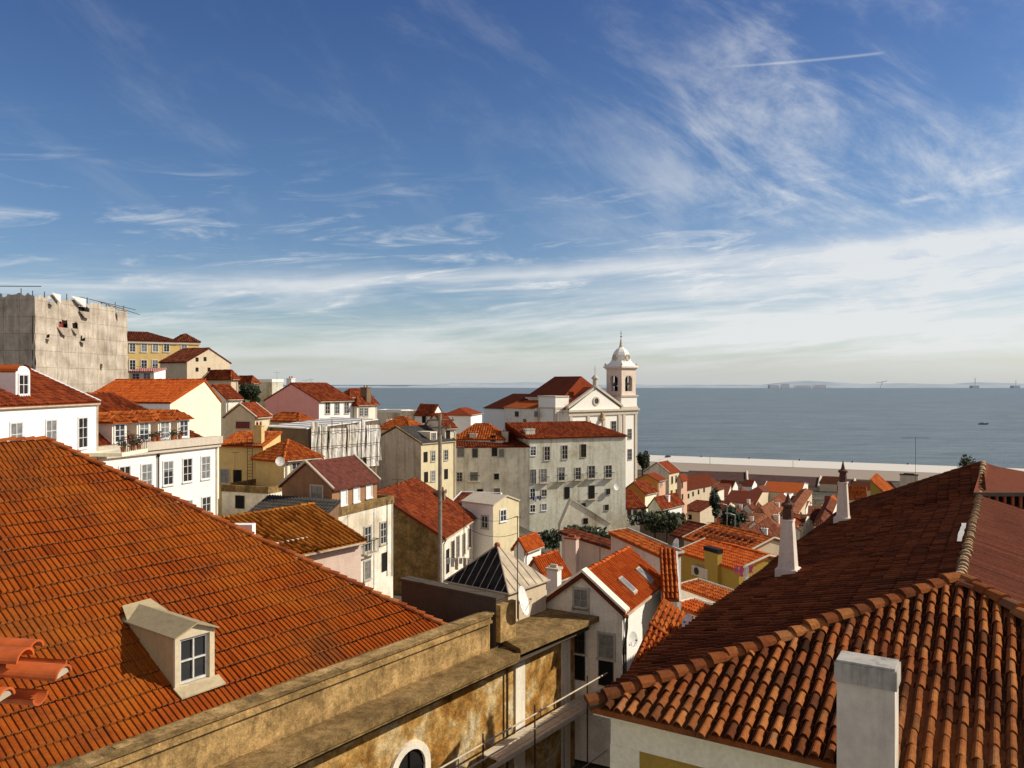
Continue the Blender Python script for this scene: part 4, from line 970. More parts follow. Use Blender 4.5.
# ================================================================= the church
def church():
    fr = Fr(13.9, 195.8, 50); p = fr.pt
    root = thing('church', 'white church with pediment facade, one domed bell tower and dark red roofs', 'church', p(8, 10, -23))
    GROUND.append((p(8, 10, 0).x, p(8, 10, 0).y, -23.5, 14)); 
    zb = -28; ez = -6.4
    mb = MB(); fr.box(mb, 0, 6, 0, 25, zb, ez); mb.poly([p(0, 0, ez), p(0, 19, ez), p(0, 9.5, -1.2)]); mb.poly([p(6, 19, ez), p(6, 0, ez), p(6, 9.5, -1.2)]); mb.build('facade', 'church', root)
    # pilasters, entablature, pediment rakes
    mb = MB()
    for b_ in (.1, 6.2, 11.8, 17.6, 19.4, 24.0): fr.box(mb, -.28, -.003, b_, b_+.9, zb, ez-1.5)
    mb.build('pilaster', 'limestone', root)
    mb = MB(); fr.box(mb, -.35, -.003, -.3, 25.1, ez-1.5, ez-.5); fr.box(mb, -.75, 6, -.6, 25.4, ez-.5, ez); mb.build('entablature', 'limestone', root)
    mb = MB()
    for (b0, b1) in ((-.4, 9.5), (19.4, 9.5)):
        q0, q1 = p(-.35, b0, ez+.35), p(-.35, b1, -.95); d = V((0, 0, .62)); o = fr.dl*.9
        mb.hexa([q0, q1, q1+o, q0+o, q0+d, q1+d, q1+o+d, q0+o+d])
    mb.build('raking_cornice', 'limestone', root)
    # oculus
    mb = MB(); c = p(-.05, 9.5, -4.3)
    for k in range(16):
        t0, t1 = 2*math.pi*k/16, 2*math.pi*(k+1)/16
        q = lambda r, t, o: c-fr.dl*o+fr.dr*(r*math.cos(t))+V((0, 0, r*math.sin(t)))
        mb.hexa([q(.75, t0, 0), q(1.15, t0, 0), q(1.15, t1, 0), q(.75, t1, 0), q(.75, t0, .2), q(1.15, t0, .2), q(1.15, t1, .2), q(.75, t1, .2)])
    oc = mb.build('oculus', 'limestone', root); mb = MB(); mb.poly([c-fr.dl*.02+fr.dr*(.76*math.cos(2*math.pi*k/16))+V((0, 0, .76*math.sin(2*math.pi*k/16))) for k in range(16)]); mb.build('pane', 'glass', oc)
    # gable roof strip behind pediment
    mb = MB(); k_ = .2
    slope(mb, [p(8, -.2, ez+.3), p(.55, -.2, ez+.3), p(.55, 9.5, -.75), p(8, 9.5, -.75)]); slope(mb, [p(.55, 19.2, ez+.3), p(8, 19.2, ez+.3), p(8, 9.5, -.75), p(.55, 9.5, -.75)])
    mb.build('facade_roof', 't_red', root)
    # little belfry finial with cross on the pediment
    mb = MB(); mb.lathe(p(.1, 9.3, -1.0), [(.9, 0), (.9, .5), (.6, .6), (.6, 2.2), (.95, 2.3), (.9, 2.6), (.5, 3.0), (.2, 3.3)], 10); q = p(.1, 9.3, 2.3); mb.tube(q, q+V((0, 0, 2.2)), .09); mb.tube(q+V((0, 0, 1.5))-fr.dr*.5, q+V((0, 0, 1.5))+fr.dr*.5, .08); mb.build('cross_pedestal', 'limestone', root)
    # central nave block
    mb = MB(); fr.box(mb, 4, 17.5, 2, 17, zb, -3.3); mb.build('nave', 'church', root)
    mb = MB(); z0 = -3.3; zr = 2.0; r0, r1 = p(5.2, 9.5, zr), p(15.2, 9.5, zr); q = [p(3.6, 1.6, z0), p(3.6, 17.4, z0), p(17.9, 17.4, z0), p(17.9, 1.6, z0)]
    slope(mb, [q[0], q[1], r0], None, mi=1); slope(mb, [q[1], q[2], r1, r0], None); slope(mb, [q[2], q[3], r1], None); slope(mb, [q[3], q[0], r0, r1], None)
    mb.build('nave_roof', ['t_brown', 't_red'], root)  # sunlit slope red, shaded slopes brown: light painted by tile choice
    mb = MB(); fr.box(mb, 3.5, 18, 1.5, 17.5, -3.85, -3.42); mb.build('cornice', 'limestone', root)
    mb = MB(); fr.box(mb, 2.0, 8.2, -2.6, 1.9, zb, -3.2); mb.build('side_chapel', 'church', root)
    mb = MB(); fr.box(mb, 1.8, 8.4, -2.8, 1.9, -6.1, -5.7); fr.box(mb, 1.8, 8.4, -2.8, 1.9, -3.2, -2.9); fr.box(mb, 1.85, 2.6, -2.75, -2.0, zb, -6.1); fr.box(mb, 7.6, 8.35, -2.75, -2.0, zb, -6.1); mb.build('cornice', 'limestone', root)
    mb = MB(); fr.box(mb, 8.4, 20, -4, 2, zb, -6.0); mb.build('sacristy', 'oldwhite', root)
    mb = MB(); slope(mb, [p(20.3, -4.3, -6.1), p(8.2, -4.3, -6.1), p(8.2, 2, -4.2), p(20.3, 2, -4.2)]); mb.build('sacristy_roof', 't_orange', root)
    mb = MB(); fr.box(mb, 18, 31, -2, 10, zb, -6.5); mb.build('rear_wing', 'white', root)
    mb = MB(); q = [p(17.7, -2.3, -6.5), p(17.7, 10.3, -6.5), p(31.3, 10.3, -6.5), p(31.3, -2.3, -6.5)]; r0, r1 = p(19, 4, -2.6), p(26, 4, -2.6)
    slope(mb, [q[0], q[1], r0]); slope(mb, [q[1], q[2], r1, r0]); slope(mb, [q[2], q[3], r1]); slope(mb, [q[3], q[0], r0, r1]); mb.build('wing_roof', 't_brown', root)
    nl, nr = -fr.dr, -fr.dl
    for (px, py, w_, h_) in ((517, 414, 1.5, 1.3), (536.5, 414, 1.4, 1.3), (525, 421, 1.2, 1.0)):
        q = ray_plane(px, py, p(0, -4, 0), nl); window(root, q+nl*.02, fr.rotL(), w_, h_, 'd')
    for (px, py, w_, h_) in ((613.5, 427, 1.7, 3.0), (629.5, 434, 1.4, 2.6), (629.5, 454.5, 1.5, 2.8), (588, 427, 1.7, 3.0)):
        q = ray_plane(px, py, p(0, 0, 0), nr); window(root, q+nr*.09, fr.rotR(), w_, h_, 'w')
    # statue niche over the door
    mb = MB(); q = p(-.3, 11.3, -9.2); mb.lathe(q, [(.9, 0), (.8, .4), (.45, .5), (.5, 1.4), (.3, 2.0), (.25, 2.4), (.05, 2.6)], 8); mb.build('statue', 'cement', root)
    # tower
    mb = MB(); fr.box(mb, -.05, 5.9, 18.9, 25.0, zb, -3.3); t = mb.build('bell_tower', 'church', root)
    mb = MB(); fr.box(mb, -.35, 6.2, 18.6, 25.3, -3.3, -2.9); fr.box(mb, -.3, 6.1, 18.7, 25.2, -6.5, -5.9); mb.build('string_course', 'limestone', t)
    a0, a1, b0, b1 = .2, 5.6, 19.3, 24.8; z0, z1 = -2.9, 3.9
    mb = MB(); pw = 1.35
    for (A, B_) in ((a0, b0), (a0, b1-pw), (a1-pw, b0), (a1-pw, b1-pw)): fr.box(mb, A, A+pw, B_, B_+pw, z0, z1)
    for (A0, A1, B0, B1) in ((a0, a0+.6, b0+pw, b1-pw), (a1-.6, a1, b0+pw, b1-pw), (a0+pw, a1-pw, b0, b0+.6), (a0+pw, a1-pw, b1-.6, b1)):
        fr.box(mb, A0, A1, B0, B1, 2.2, z1); fr.box(mb, A0, A1, B0, B1, z0, -1.9)
    mb.build('belfry', 'pinkstone', t)
    am, bm_ = (a0+a1)/2, (b0+b1)/2
    def arch(f0):
        mb = MB()
        for s_ in (-1, 1):
            for k in range(5):
                t0, t1 = math.pi/2*k/5, math.pi/2*(k+1)/5; r = 1.4
                mb.hexa([f0(s_*r*math.cos(t0), 1.0+r*math.sin(t0)*.85, 0), f0(s_*r, 1.0+r*math.sin(t0)*.85, 0), f0(s_*r, 1.0+r*math.sin(t1)*.85, 0), f0(s_*r*math.cos(t1), 1.0+r*math.sin(t1)*.85, 0),
                         f0(s_*r*math.cos(t0), 1.0+r*math.sin(t0)*.85, .5), f0(s_*r, 1.0+r*math.sin(t0)*.85, .5), f0(s_*r, 1.0+r*math.sin(t1)*.85, .5), f0(s_*r*math.cos(t1), 1.0+r*math.sin(t1)*.85, .5)])
        mb.build('bell_arch', 'limestone', t)
    arch(lambda u, z, d: p(a0+.02+d, bm_+u, z)); arch(lambda u, z, d: p(am+u, b0+.02+d, z))
    mb = MB(); fr.box(mb, a0+1.5, a1-1.5, b0+1.5, b1-1.5, z0, z1); fr.box(mb, am-1.6, am+1.6, bm_-.05, bm_+.05, z0, 2.4); fr.box(mb, am-.05, am+.05, bm_-1.6, bm_+1.6, z0, 2.4); mb.build('belfry_dark_core', 'dark', t)  # black block added inside so the openings read as deep shade
    for (A, B_) in ((a0+.7, bm_), (am, b0+.7)):
        mb = MB(); mb.lathe(p(A, B_, -.6), [(.75, 0), (.6, .3), (.5, .9), (.35, 1.2), (.08, 1.35), (.08, 2.6)], 10); mb.build('bell', 'bronze', t)
    mb = MB(); fr.box(mb, -.1, 5.9, 19.0, 25.1, z1, 4.25); fr.box(mb, -.4, 6.2, 18.7, 25.4, 4.25, 4.6); mb.build('tower_cornice', 'pinkstone', t)
    cx, cy = p(am, bm_, 0).x, p(am, bm_, 0).y
    # dome: square skirt turning into an eight-sided bell
    rot = R_(90-50); rows = []
    for (r, z, sq) in ((3.35, 4.6, 1), (2.9, 4.95, 1), (2.45, 5.5, .7), (2.3, 6.2, .3), (2.32, 6.9, .1), (2.2, 7.7, 0), (1.85, 8.5, 0), (1.3, 9.15, 0), (.65, 9.6, 0), (.4, 9.9, 0)):
        row = []
        for k in range(32):
            th = 2*math.pi*k/32; sq_r = 1/max(abs(math.cos(th)), abs(math.sin(th))); oc_r = 1/math.cos(((th+math.pi/8) % (math.pi/4))-math.pi/8)
            rr = r*(sq_r*sq+oc_r*(1-sq)); row.append((cx+rr*math.cos(th+rot), cy+rr*math.sin(th+rot), z))
        rows.append(row)
    mb = MB(); mb.grid(rows, closed=True); mb.poly(rows[-1]); dm = mb.build('dome', 'church', t)
    mb = MB(); mb.lathe((cx, cy, 9.8), [(.5, 0), (.55, .3), (.4, .5), (.32, 1.2), (.16, 2.1), (.05, 2.4)], 8); mb.build('dome_finial', 'limestone', dm)
    mb = MB(); mb.tube((cx, cy, 12.1), (cx, cy, 14.2), .06, .05, 6); mb.ball((cx, cy, 12.6), .22, 8, 5); mb.tube(V((cx, cy, 13.4))-fr.dr*.45, V((cx, cy, 13.4))+fr.dr*.45, .05); mb.build('weathervane', 'iron', dm)
    for d_ in (nr, nl):
        c = V((cx, cy, 7.0))+d_*2.2; mb = MB(); s_ = d_.cross(V((0, 0, 1)))
        for k in range(14):
            t0, t1 = 2*math.pi*k/14, 2*math.pi*(k+1)/14; q = lambda r, t, o: c+d_*o+s_*(r*math.cos(t))+V((0, 0, r*math.sin(t)))
            mb.hexa([q(.55, t0, 0), q(.85, t0, 0), q(.85, t1, 0), q(.55, t1, 0), q(.55, t0, .35), q(.85, t0, .35), q(.85, t1, .35), q(.55, t1, .35)])
        mb.poly([c+d_*.2+s_*(.56*math.cos(2*math.pi*k/14))+V((0, 0, .56*math.sin(2*math.pi*k/14))) for k in range(14)]); mb.build('dome_oculus', 'limestone', dm)
    for (A, B_) in ((0, 19.1), (0, 24.9), (5.8, 19.1)):
        mb = MB(); mb.lathe(p(A, B_, 4.6), [(.25, 0), (.2, .3), (.3, .5), (.1, .9)], 8); mb.build('corner_urn', 'limestone', t)
church()

# ================================================================= houses on the left hill
# the far-left white house with an arched dormer
def A1():
    Y = 46; px = -80
    root, fr, (a, b, ze, zb, rz) = house('white_house', 'far-left white house with round-topped dormer and three tall windows', (-30-.0)/Y*F+512, 384+1.45/Y*F, Y, 0, [11], [12.0], 384+10/Y*F, 'gl', 2.5, 'white', 't_red', lod='lo', verge='whitepaint', oh=.1)
    nr = -fr.dl
    for px, py in ((16, 428.5), (51, 427.5), (82.5, 426)):
        q = ray_plane(px, py, fr.pt(0, 0, ze), nr); q.z = ze-1.95; window(root, q+nr*.004, fr.rotR(), 1.15, 2.1, 'W')
    # dormer
    q = ray_plane(23, 400, fr.pt(1.1, 0, 0), nr); rel = q-fr.c; b0 = rel.dot(fr.dr); z0 = ze+T_SL(1.1, 2.5, a)
    mb = MB(); fr.box(mb, 1.1, 4.2, b0-.75, b0+.75, z0-.4, z0+1.5)
    arcp = [fr.pt(1.1, b0+.75*math.cos(math.pi*k/8), z0+1.5+.45*math.sin(math.pi*k/8)) for k in range(9)]; mb.poly(arcp); d = mb.build('dormer', 'white', root)
    mb = MB(); mb.grid([[v_-fr.dl*.12+V((0, 0, .08)) for v_ in arcp], [v_+fr.dl*3.0+V((0, 0, .08)) for v_ in arcp]]); mb.build('dormer_roof', 't_orange', d)
    window(d, fr.pt(1.095, b0, z0+.75), fr.rotR(), .95, 1.25, 'W')
    # terrace with flower pots and railing at the house's far corner
    mb = MB(); fr.box(mb, -2.6, -.004, 10.2, 14.2, ze-3.65, ze-3.4); mb.build('terrace', 'cream', root)
    mb = MB()
    for k in range(14): mb.tube(fr.pt(-2.55, 10.2+k*.3, ze-3.4), fr.pt(-2.55, 10.2+k*.3, ze-2.5), .02, .02, 5)
    mb.tube(fr.pt(-2.55, 10.2, ze-2.5), fr.pt(-2.55, 14.2, ze-2.5), .025); mb.build('railing', 'iron', root)
    return fr, ze
def T_SL(a, rise, A): return a*rise/(A/2)+.16
f1, ze1 = A1()
def potted(label, pos, h, leafc, flower=None, group=None):
    t = thing('potted_plant', label, 'potted plant', pos, group); rr = random.Random(int(pos[0]*91))
    mb = MB(); mb.lathe(pos, [(.14, 0), (.2, .3), (.22, .34), (.18, .35)], 10); mb.build('pot', 'terracotta', t)
    mb = MB()
    for k in range(70):
        q = V(pos)+V((rr.gauss(0, .17), rr.gauss(0, .17), .38+abs(rr.gauss(0, .3))*h)); a = V((rr.gauss(0, 1), rr.gauss(0, 1), rr.gauss(0, 1))).normalized(); b = a.orthogonal().normalized(); s_ = .07
        mb.poly([q-a*s_-b*s_*.5, q+a*s_-b*s_*.5, q+a*s_+b*s_*.5, q-a*s_+b*s_*.5], rr.random(), 1 if flower and rr.random() < .22 else 0)
    mb.build('foliage', [leafc, flower] if flower else leafc, t)
potted('big reddish potted shrub at the far end of the white house terrace', f1.pt(-2.1, 13.8, ze1-3.4), 1.2, 'leaf_olive', 'redpaint')
potted('low leafy pot in the middle of the white house terrace', f1.pt(-2.2, 12.6, ze1-3.4), .5, 'leaf_dark', 'redpaint')
potted('pot with sparse greenery at the near end of the white house terrace', f1.pt(-2.2, 11.2, ze1-3.4), .6, 'leaf_olive')

def A2():
    # four dormers over a cornice, two rows of windows
    far = P(218, 442, 72); yaw = 20; y = R_(yaw); dr = V((math.sin(y), math.cos(y), 0)); c = far-dr*16.5
    Y = c.y
    root, fr, (a, b, ze, zb, rz) = house('white_house', 'white house with four dormers in its red mansard roof above two window rows', c.x/Y*F+512, 384-c.z/Y*F, Y, yaw, [13], [16.5], 384+16/Y*F, 'hip', 4.2, 'white', 't_red', lod='lo', oh=-.5, ridge=((6.5, .6), (6.5, 11)))
    nr = -fr.dl
    for px, py, st in ((124.5, 479, 's'), (146.5, 476.3, 'g'), (168, 473, 'g'), (187.3, 470, 'W'), (205.5, 467.5, 'W'), (187.5, 512, 'W'), (206, 508, 'W')):
        q = ray_plane(px, py, fr.pt(0, 0, ze), nr); window(root, q+nr*.004, fr.rotR(), 1.05, 1.95, 'W' if st != 's' else 'W')
    mb = MB(); fr.box(mb, -.45, .35, -.3, b+.12, ze-.1, ze+.55); fr.box(mb, -.28, 0, -.2, b+.08, ze-.4, ze-.1); mb.build('cornice', 'limestone', root)
    q = ray_plane(157.5, 470, fr.pt(0, 0, 0), nr); b_ = (q-fr.c).dot(fr.dr); mb = MB(); mb.tube(fr.pt(-.12, b_, ze-.6), fr.pt(-.12, b_, ze-7), .06, .06, 6); mb.lathe(fr.pt(-.12, b_, ze-.75), [(.06, 0), (.14, .15), (.06, .3)], 8); mb.build('drainpipe', 'iron', root)
    for k, px in enumerate((119.5, 143.7, 164.5, 183.5)):
        q = ray_plane(px, 433, fr.pt(.9, 0, 0), nr); b0 = (q-fr.c).dot(fr.dr); z0 = ze+.62
        mb = MB(); fr.box(mb, .9, 3.6, b0-.72, b0+.72, z0-.5, z0+1.55); d = mb.build('dormer', 'oldwhite', root)
        mb = MB(); zt = z0+1.62
        slope(mb, [fr.pt(5.2, b0-.92, zt), fr.pt(.55, b0-.92, zt), fr.pt(1.6, b0, zt+.7), fr.pt(5.2, b0, zt+.7)], 'lo', .25, .4, .1)
        slope(mb, [fr.pt(.55, b0+.92, zt), fr.pt(5.2, b0+.92, zt), fr.pt(5.2, b0, zt+.7), fr.pt(1.6, b0, zt+.7)], 'lo', .25, .4, .1)
        slope(mb, [fr.pt(.55, b0-.92, zt), fr.pt(.55, b0+.92, zt), fr.pt(1.6, b0, zt+.7)], 'lo', .25, .4, .1)
        mb.build('dormer_roof', 't_orange', d)
        window(d, fr.pt(.895, b0, z0+.75), fr.rotR(), .95, 1.4, 'W')
    for k, (px, lab) in enumerate(((131, 'red flowers in a pot under the first gap between white house dormers'), (154, 'pot of green leaves between the second and third dormer'), (158.5, 'red flowers in a pot just left of the third dormer'), (173, 'leafy pot on the cornice between the third and last dormer'), (180, 'red flowering pot under the last dormer'))):
        q = ray_plane(px, 442, fr.pt(.1, 0, 0), nr); b0 = (q-fr.c).dot(fr.dr); potted(lab, fr.pt(.1, b0, ze+.55), .7, 'leaf_olive', 'redpaint' if 'red' in lab else None)
    mb = MB(); bb = b+.9; 
A2()
house('cream_house', 'house with tall blank cream gable and long orange roof behind the four dormers', 170, 404, 83, 20, 79, 221, 480, 'gr', 2.35, 'cream', 't_new', wmL='white', oh=.05, ridge=.66)

# netted building
def A4():
    Y = 95; fr = Fr(P(35, 300, Y).x, Y, 6); p = fr.pt; za = 11.0; zb = -8; Rw = 18.8; Lw = 14
    root = thing('scaffolded_building', 'tall square block wrapped in torn beige scaffold netting at far left', 'building', p(7, 9, zb)); GROUND.append((p(7, 9, 0).x, p(7, 9, 0).y, -5, 14))
    mb = MB(); fr.box(mb, .9, Lw, .9, Rw-.9, zb-4, za-.8); mb.build('wall', 'grey', root)
    rr = random.Random(5)
    def net(f, W, seed, tears=()):
        rr = random.Random(seed); mb = MB(); nu, nv = 64, 44; rows = []
        topd = [0]*(nu+1)
        for k in range(nu+1): topd[k] = .5*abs(math.sin(k*.55+seed))*abs(math.sin(k*.21+1))+rr.uniform(0, .25)
        for j in range(nv+1):
            row = []
            for k in range(nu+1):
                u = W*k/nu; zt = za-topd[k]; z = zb+(zt-zb)*j/nv
                d = .06*math.sin(u*2.1+math.sin(z*.7)*1.2)+.045*math.sin(z*3.1+u*.8)+.05*math.sin(u*.7+z*.35+seed)+rr.uniform(-.012, .012)
                row.append((u, d, z))
            rows.append(row)
        for j in range(nv):
            for k in range(nu):
                u, _, z = rows[j][k]; hole = any(((u-hu)/hw)**2+((z-hz)/hh)**2 < 1 and (z-hz) < hh*.75 for hu, hz, hw, hh in tears)
                if hole: continue
                q = [rows[j][k], rows[j][k+1], rows[j+1][k+1], rows[j+1][k]]
                mb.poly([f(*t_) for t_ in q], .5, 0, [(t_[0]*1.0, t_[2]*1.0) for t_ in q])
        for hu, hz, hw, hh in tears:   # flap hanging out under each tear
            mb.poly([f(hu-hw, .1, hz), f(hu+hw, .1, hz), f(hu+hw*.5, .45, hz-hh*1.3), f(hu-hw*.4, .4, hz-hh*1.1)], .9, 0, [(0, 0)]*4)
        return mb
    # pixel tears on the right face
    def uv(px, py): q = ray_plane(px, py, p(0, 0, 0), -fr.dl); return (q-fr.c).dot(fr.dr), q.z
    tears = []
    for (px, py, w_, h_) in ((84, 311.5, 1.1, .75), (62, 327.5, 1.0, .85), (74, 328.5, .7, .6), (82, 341, .5, .4), (101.5, 366, .3, .25), (50, 303, .4, .3), (48, 338, .4, .25), (117, 313, .4, .7)):
        u, z = uv(px, py); tears.append((u, z, w_, h_))
    net(lambda u, d, z: p(-d, u, z), Rw, 1.3, tears).build('netting', 'net', root)
    net(lambda u, d, z: p(u, -d, z), Lw, 4.1).build('netting', 'net', root)
    for (px, py, w_, h_, m_) in ((62, 327, 1.0, .7, 'redpaint'), (84, 311, 1.0, .6, 'dark'), (74, 328, .7, .5, 'dark')):
        u, z = uv(px, py); mb = MB(); fr.box(mb, .6, .88, u-w_, u+w_, z-h_, z+h_); mb.build('opening', m_, root)
    for px0, px1 in ((49, 58), (68, 83)):
        u0, _ = uv(px0, 300); u1, _ = uv(px1, 300); mb = MB(); mb.poly([p(-.35, u0, za+.15), p(-.4, u1, za+.05), p(-.5, u1-.2, za-1.1), p(-.3, (u0+u1)/2, za-.7)]); mb.build('loose_sheet', 'cloth_w', root)
    for b_ in [k*2.05 for k in range(10)]:
        mb = MB(); mb.tube(p(.3, b_, zb), p(.3, b_, za+rr.uniform(-.5, .45)), .05, .05, 6); mb.build('scaffold_pole', 'rustiron', root)
    for a_ in (2, 4.5, 7, 9.5):
        mb = MB(); mb.tube(p(a_, .3, zb), p(a_, .3, za+rr.uniform(-.3, .5)), .05, .05, 6); mb.build('scaffold_pole', 'rustiron', root)
    for (q0, q1) in ((p(-.2, 8, za+.2), p(-.2, 20.5, za-.3)), (p(-1, -.3, za+.55), p(11, -.3, za+.75)), (p(-.2, 12, za+.0), p(-.2, 21.5, za-.9))):
        mb = MB(); mb.tube(q0, q1, .045, .045, 6); mb.build('scaffold_rail', 'rustiron', root)
A4()
house('yellow_mansion', 'long yellow mansion with brown hip roof and two window rows', 177, 342, 150, -34, 105, [9], 385, 'hip', 1.7, 'yellow', 't_brown', cornice='limestone',
      wl=[(x, 347.5, .95, 1.6, 'W') for x in (132.5, 144, 155.3, 166.5)]+[(x, 365, .95, 1.8, 'W') for x in (132.5, 144, 155, 166)])
house('yellow_annexe', 'lighter yellow wing with its own brown roof at the right end of the mansion', 199, 342.5, 164, -34, 177, [8], 385, 'hip', 1.6, 'yellow', 't_brown', cornice='limestone', wl=[(184, 346.5, 1.1, 1.9, 'W')])
house('beige_house', 'bare beige gabled house stepping down the hill right of the yellow mansion', 187, 362, 138, 28, 160, 230, 400, 'gr', 2.4, 'beige', 't_brown', wr=[(197, 359.5, .6, .7, 'k'), (205, 359, .6, .7, 'k'), (197, 369.5, .6, .7, 'k'), (209, 369.5, .6, .7, 'k')])
house('low_pavilion', 'tiny pavilion with pale pink roof and white frames below the yellow mansion', 154, 372.5, 118, 8, 129, [3], 385, 'shed_b', .5, 'white', plain('pink_sheet', (.5, .22, .18), .8), wl=[(136, 376.5, 1.1, .9, 'W'), (147, 376, 1.1, .9, 'W')])
house('red_roofed_house', 'small house with red hip roof at the foot of the beige gable', 231, 380, 128, 30, 204, 238, 402, 'hip', 1.4, 'beige', 't_red')
house('red_roofed_house', 'small pale house with red roof, right of the two hip roofs on the hill', 252, 384, 138, 35, 233, 258, 402, 'hip', 1.2, 'cream', 't_red', wr=[(254, 389, .9, 1.1, 'd')])
house('terrace_house', 'red roofed terrace house squeezed against the tall cream gable', 226, 399, 112, 30, 200, 242, 425, 'gl', 1.8, 'oldwhite', 't_red')
house('box_house', 'grey green flat-roofed box house left of the pink gable', 272, 381.5, 152, 30, 256, 283, 402, 'flat', 0, 'greygreen', 'white')
house('gable_house', 'beige gable house with maroon slatted opening below its peak', 255, 417, 101, 10, 225, [4], 440, 'gl', 1.5, 'beige', 't_red', verge='mortar', wl=[(243, 425, 1.9, .85, 'm')])
house('pink_house', 'pink house with big pink gable and three white-framed windows', 319, 401.5, 130, 33, 265, 354, 425, 'gl', 2.8, 'white', 't_red', wmL='pink',
      wr=[(327.5, 408, 1.0, 1.9, 'w'), (337, 408, 1.0, 1.9, 'w'), (346.5, 408, 1.0, 1.9, 'w')], chim=[(.55, .06, 1.2, 1.0, 'white')])
house('small_house', 'narrow house with red lean roof and dark square chimney right of the pink house', 357, 406, 136, 33, 352, 377, 424, 'hip', 1.3, 'oldwhite', 't_red', wr=[(361, 412, .9, 1.4, 'w'), (366, 412, .9, 1.4, 'w')], chim=[(.5, .55, 1.5, 1.6, 'stonebrown')])
house('far_red_house', 'red roof peeping out just behind the pink house roof', 350, 398, 158, 33, 338, 372, 412, 'hip', 1.6, 'oldwhite', 't_red')
house('low_house', 'low house with mossy orange roof between pink gable and metal roof', 299, 422, 112, 30, 268, 312, 432, 'hip', 1.0, 'beige', 't_orange')
M['tarp'] = stained('faded_tarpaulin', (.82, .78, .70))
def A10():
    root, fr, (a, b, ze, zb, rz) = house('tarpaulin_building', 'crumbling block under a white sheet-metal roof, its side hung with grey tarpaulins', 308, 429, 100, 38, 267, 377, 478, 'shed_b', .7, 'stonebrown', 'whiteroof', lod=False, oh=.3)
    for k in range(6):
        mb = MB(); bb = b*(k+.5)/6; mb.tube(fr.pt(-.2, bb, ze+.22+bb*.7/b), fr.pt(a, bb, ze+.22+bb*.7/b), .05, .05, 5); mb.build('roof_seam', 'steel', root)
    rr = random.Random(8); u = .2; k = 0
    while u < b-.6:
        w_ = rr.uniform(.9, 2.6); top = ze+rr.uniform(-.2, .9); bot = ze-rr.uniform(3.5, 5.6); mb = MB(); rows = []
        for j in range(9):
            rows.append([fr.pt(-.25-.12*math.sin(i*1.3+j*.4)-rr.uniform(0, .05), u+w_*i/8+.06*math.sin(j), top+(bot-top)*j/8) for i in range(9)])
        mb.grid(rows); mb.build('tarpaulin', 'tarp', root); k += 1
        u += w_*rr.choice((.6, .8, 1.0, 1.1))+rr.choice((0, .05, .1, .4))
    for bb in [q*b/7 for q in range(8)]:
        mb = MB(); mb.tube(fr.pt(-.6, bb, zb), fr.pt(-.6, bb, ze+rr.uniform(.2, 1.2)), .05, .05, 5); mb.build('scaffold_pole', 'rustiron', root)
    for zz in (ze-.4, ze-2.3, ze-4.2):
        mb = MB(); mb.tube(fr.pt(-.62, 0, zz), fr.pt(-.62, b, zz), .04, .04, 5); mb.build('scaffold_rail', 'rustiron', root)
A10()
house('yellow_house', 'plain yellow house with orange roof strip, tall chimney stack and brown door', 263, 447, 78, 12, 219, [3.5], 492, 'shed_b', 1.1, 'yellow', 't_orange',
      wl=[(225, 476, .9, 1.3, 'g'), (237.5, 481, .9, 2.2, 'k', )], chim=[(.14, .12, .85, 1.7, 'yellow')])
def A9():
    root, fr, (a, b, ze, zb, rz) = house('yellow_house', 'pale yellow house with wide orange hip roof and a satellite dish on its corner', 284, 462, 74, 36, 256, 319, 492, 'hip', 1.7, 'cream', 't_orange', wmL='yellow', wr=[(296, 469, 1.0, 1.2, 'w'), (309, 464, .7, 1.6, 'k')], oh=.35)
A9()
dish(280, 461.5, 73, .42, (.3, -.9, .25), 'round white dish on the corner of the pale yellow house', .6)
t = thing('ladder', 'iron ladder fixed upright on the yellow chimney stack', 'ladder', P(250, 492, 77))
mb = MB(); q = P(250, 488, 77); 
for s_ in (-.25, .25): mb.tube(q+V((s_, 0, 0)), q+V((s_, 0, 5.0)), .03, .03, 5)
for k in range(16): mb.tube(q+V((-.25, 0, .2+k*.3)), q+V((.25, 0, .2+k*.3)), .02, .02, 5)
mb.build('rungs', 'rustiron', t)
tree('bushy_tree', 'dark bushy tree beside the pink gable on the hill', 251, 412, 125, 4.2, 2.0, 1.8, 'leaf_dark', .3, 700, .25)

# ================================================================= middle left
def A18():
    root, fr, (a, b, ze, zb, rz) = house('town_house', 'weathered white town house with balconies under a brown wooden attic', 332, 516, 58, 24, 279, 393, 604, 'flat', 0, 'shabby', 'topcement',
        wr=[(352, 545, .85, 1.85, 'b', 1), (367.5, 539, .85, 1.95, 'b', 1), (383, 533, .8, 1.7, 'b'), (351, 572, .8, 1.5, 'g'), (367, 570, .8, 1.4, 'g'), (384, 562, .7, 1.5, 'k')])
    X = house('attic', 'x', 332, 489, 58.7, 24, 282, 377, 512, 'gl', 1.75, 'woodlit', 't_rust', wmL='woodwall', parent=root, rp='attic_roof', wp='attic_wall', lod=False, verge='mortar', oh=.25,
        wr=[(343.5, 497.5, .7, 1.15, 's'), (356, 494, .7, 1.15, 's'), (368.5, 490, .7, 1.15, 's')], wl=[(317, 496, 1.05, 1.5, 'g')])
    for px in (387, 392):
        mb = MB(); q = P(px, 500, 63); mb.tube(q, q-V((0, 0, 6)), .04, .04, 6); mb.build('drainpipe', 'iron', root)
A18()
house('low_shed', 'low dark lean-to with corrugated grey roof in the shade of the wooden attic', 308, 532, 54, 24, 236, [3.4], 550, 'shed_b', 1.5, 'woodwall', 'greyroof', lod='lo')
house('flat_house', 'small pale flat-topped block below the yellow house', 268, 492, 72, 20, 222, [5], 520, 'flat', 0, 'shabby', 'topcement', wl=[(240, 502, 1.0, 1.2, 'k')])
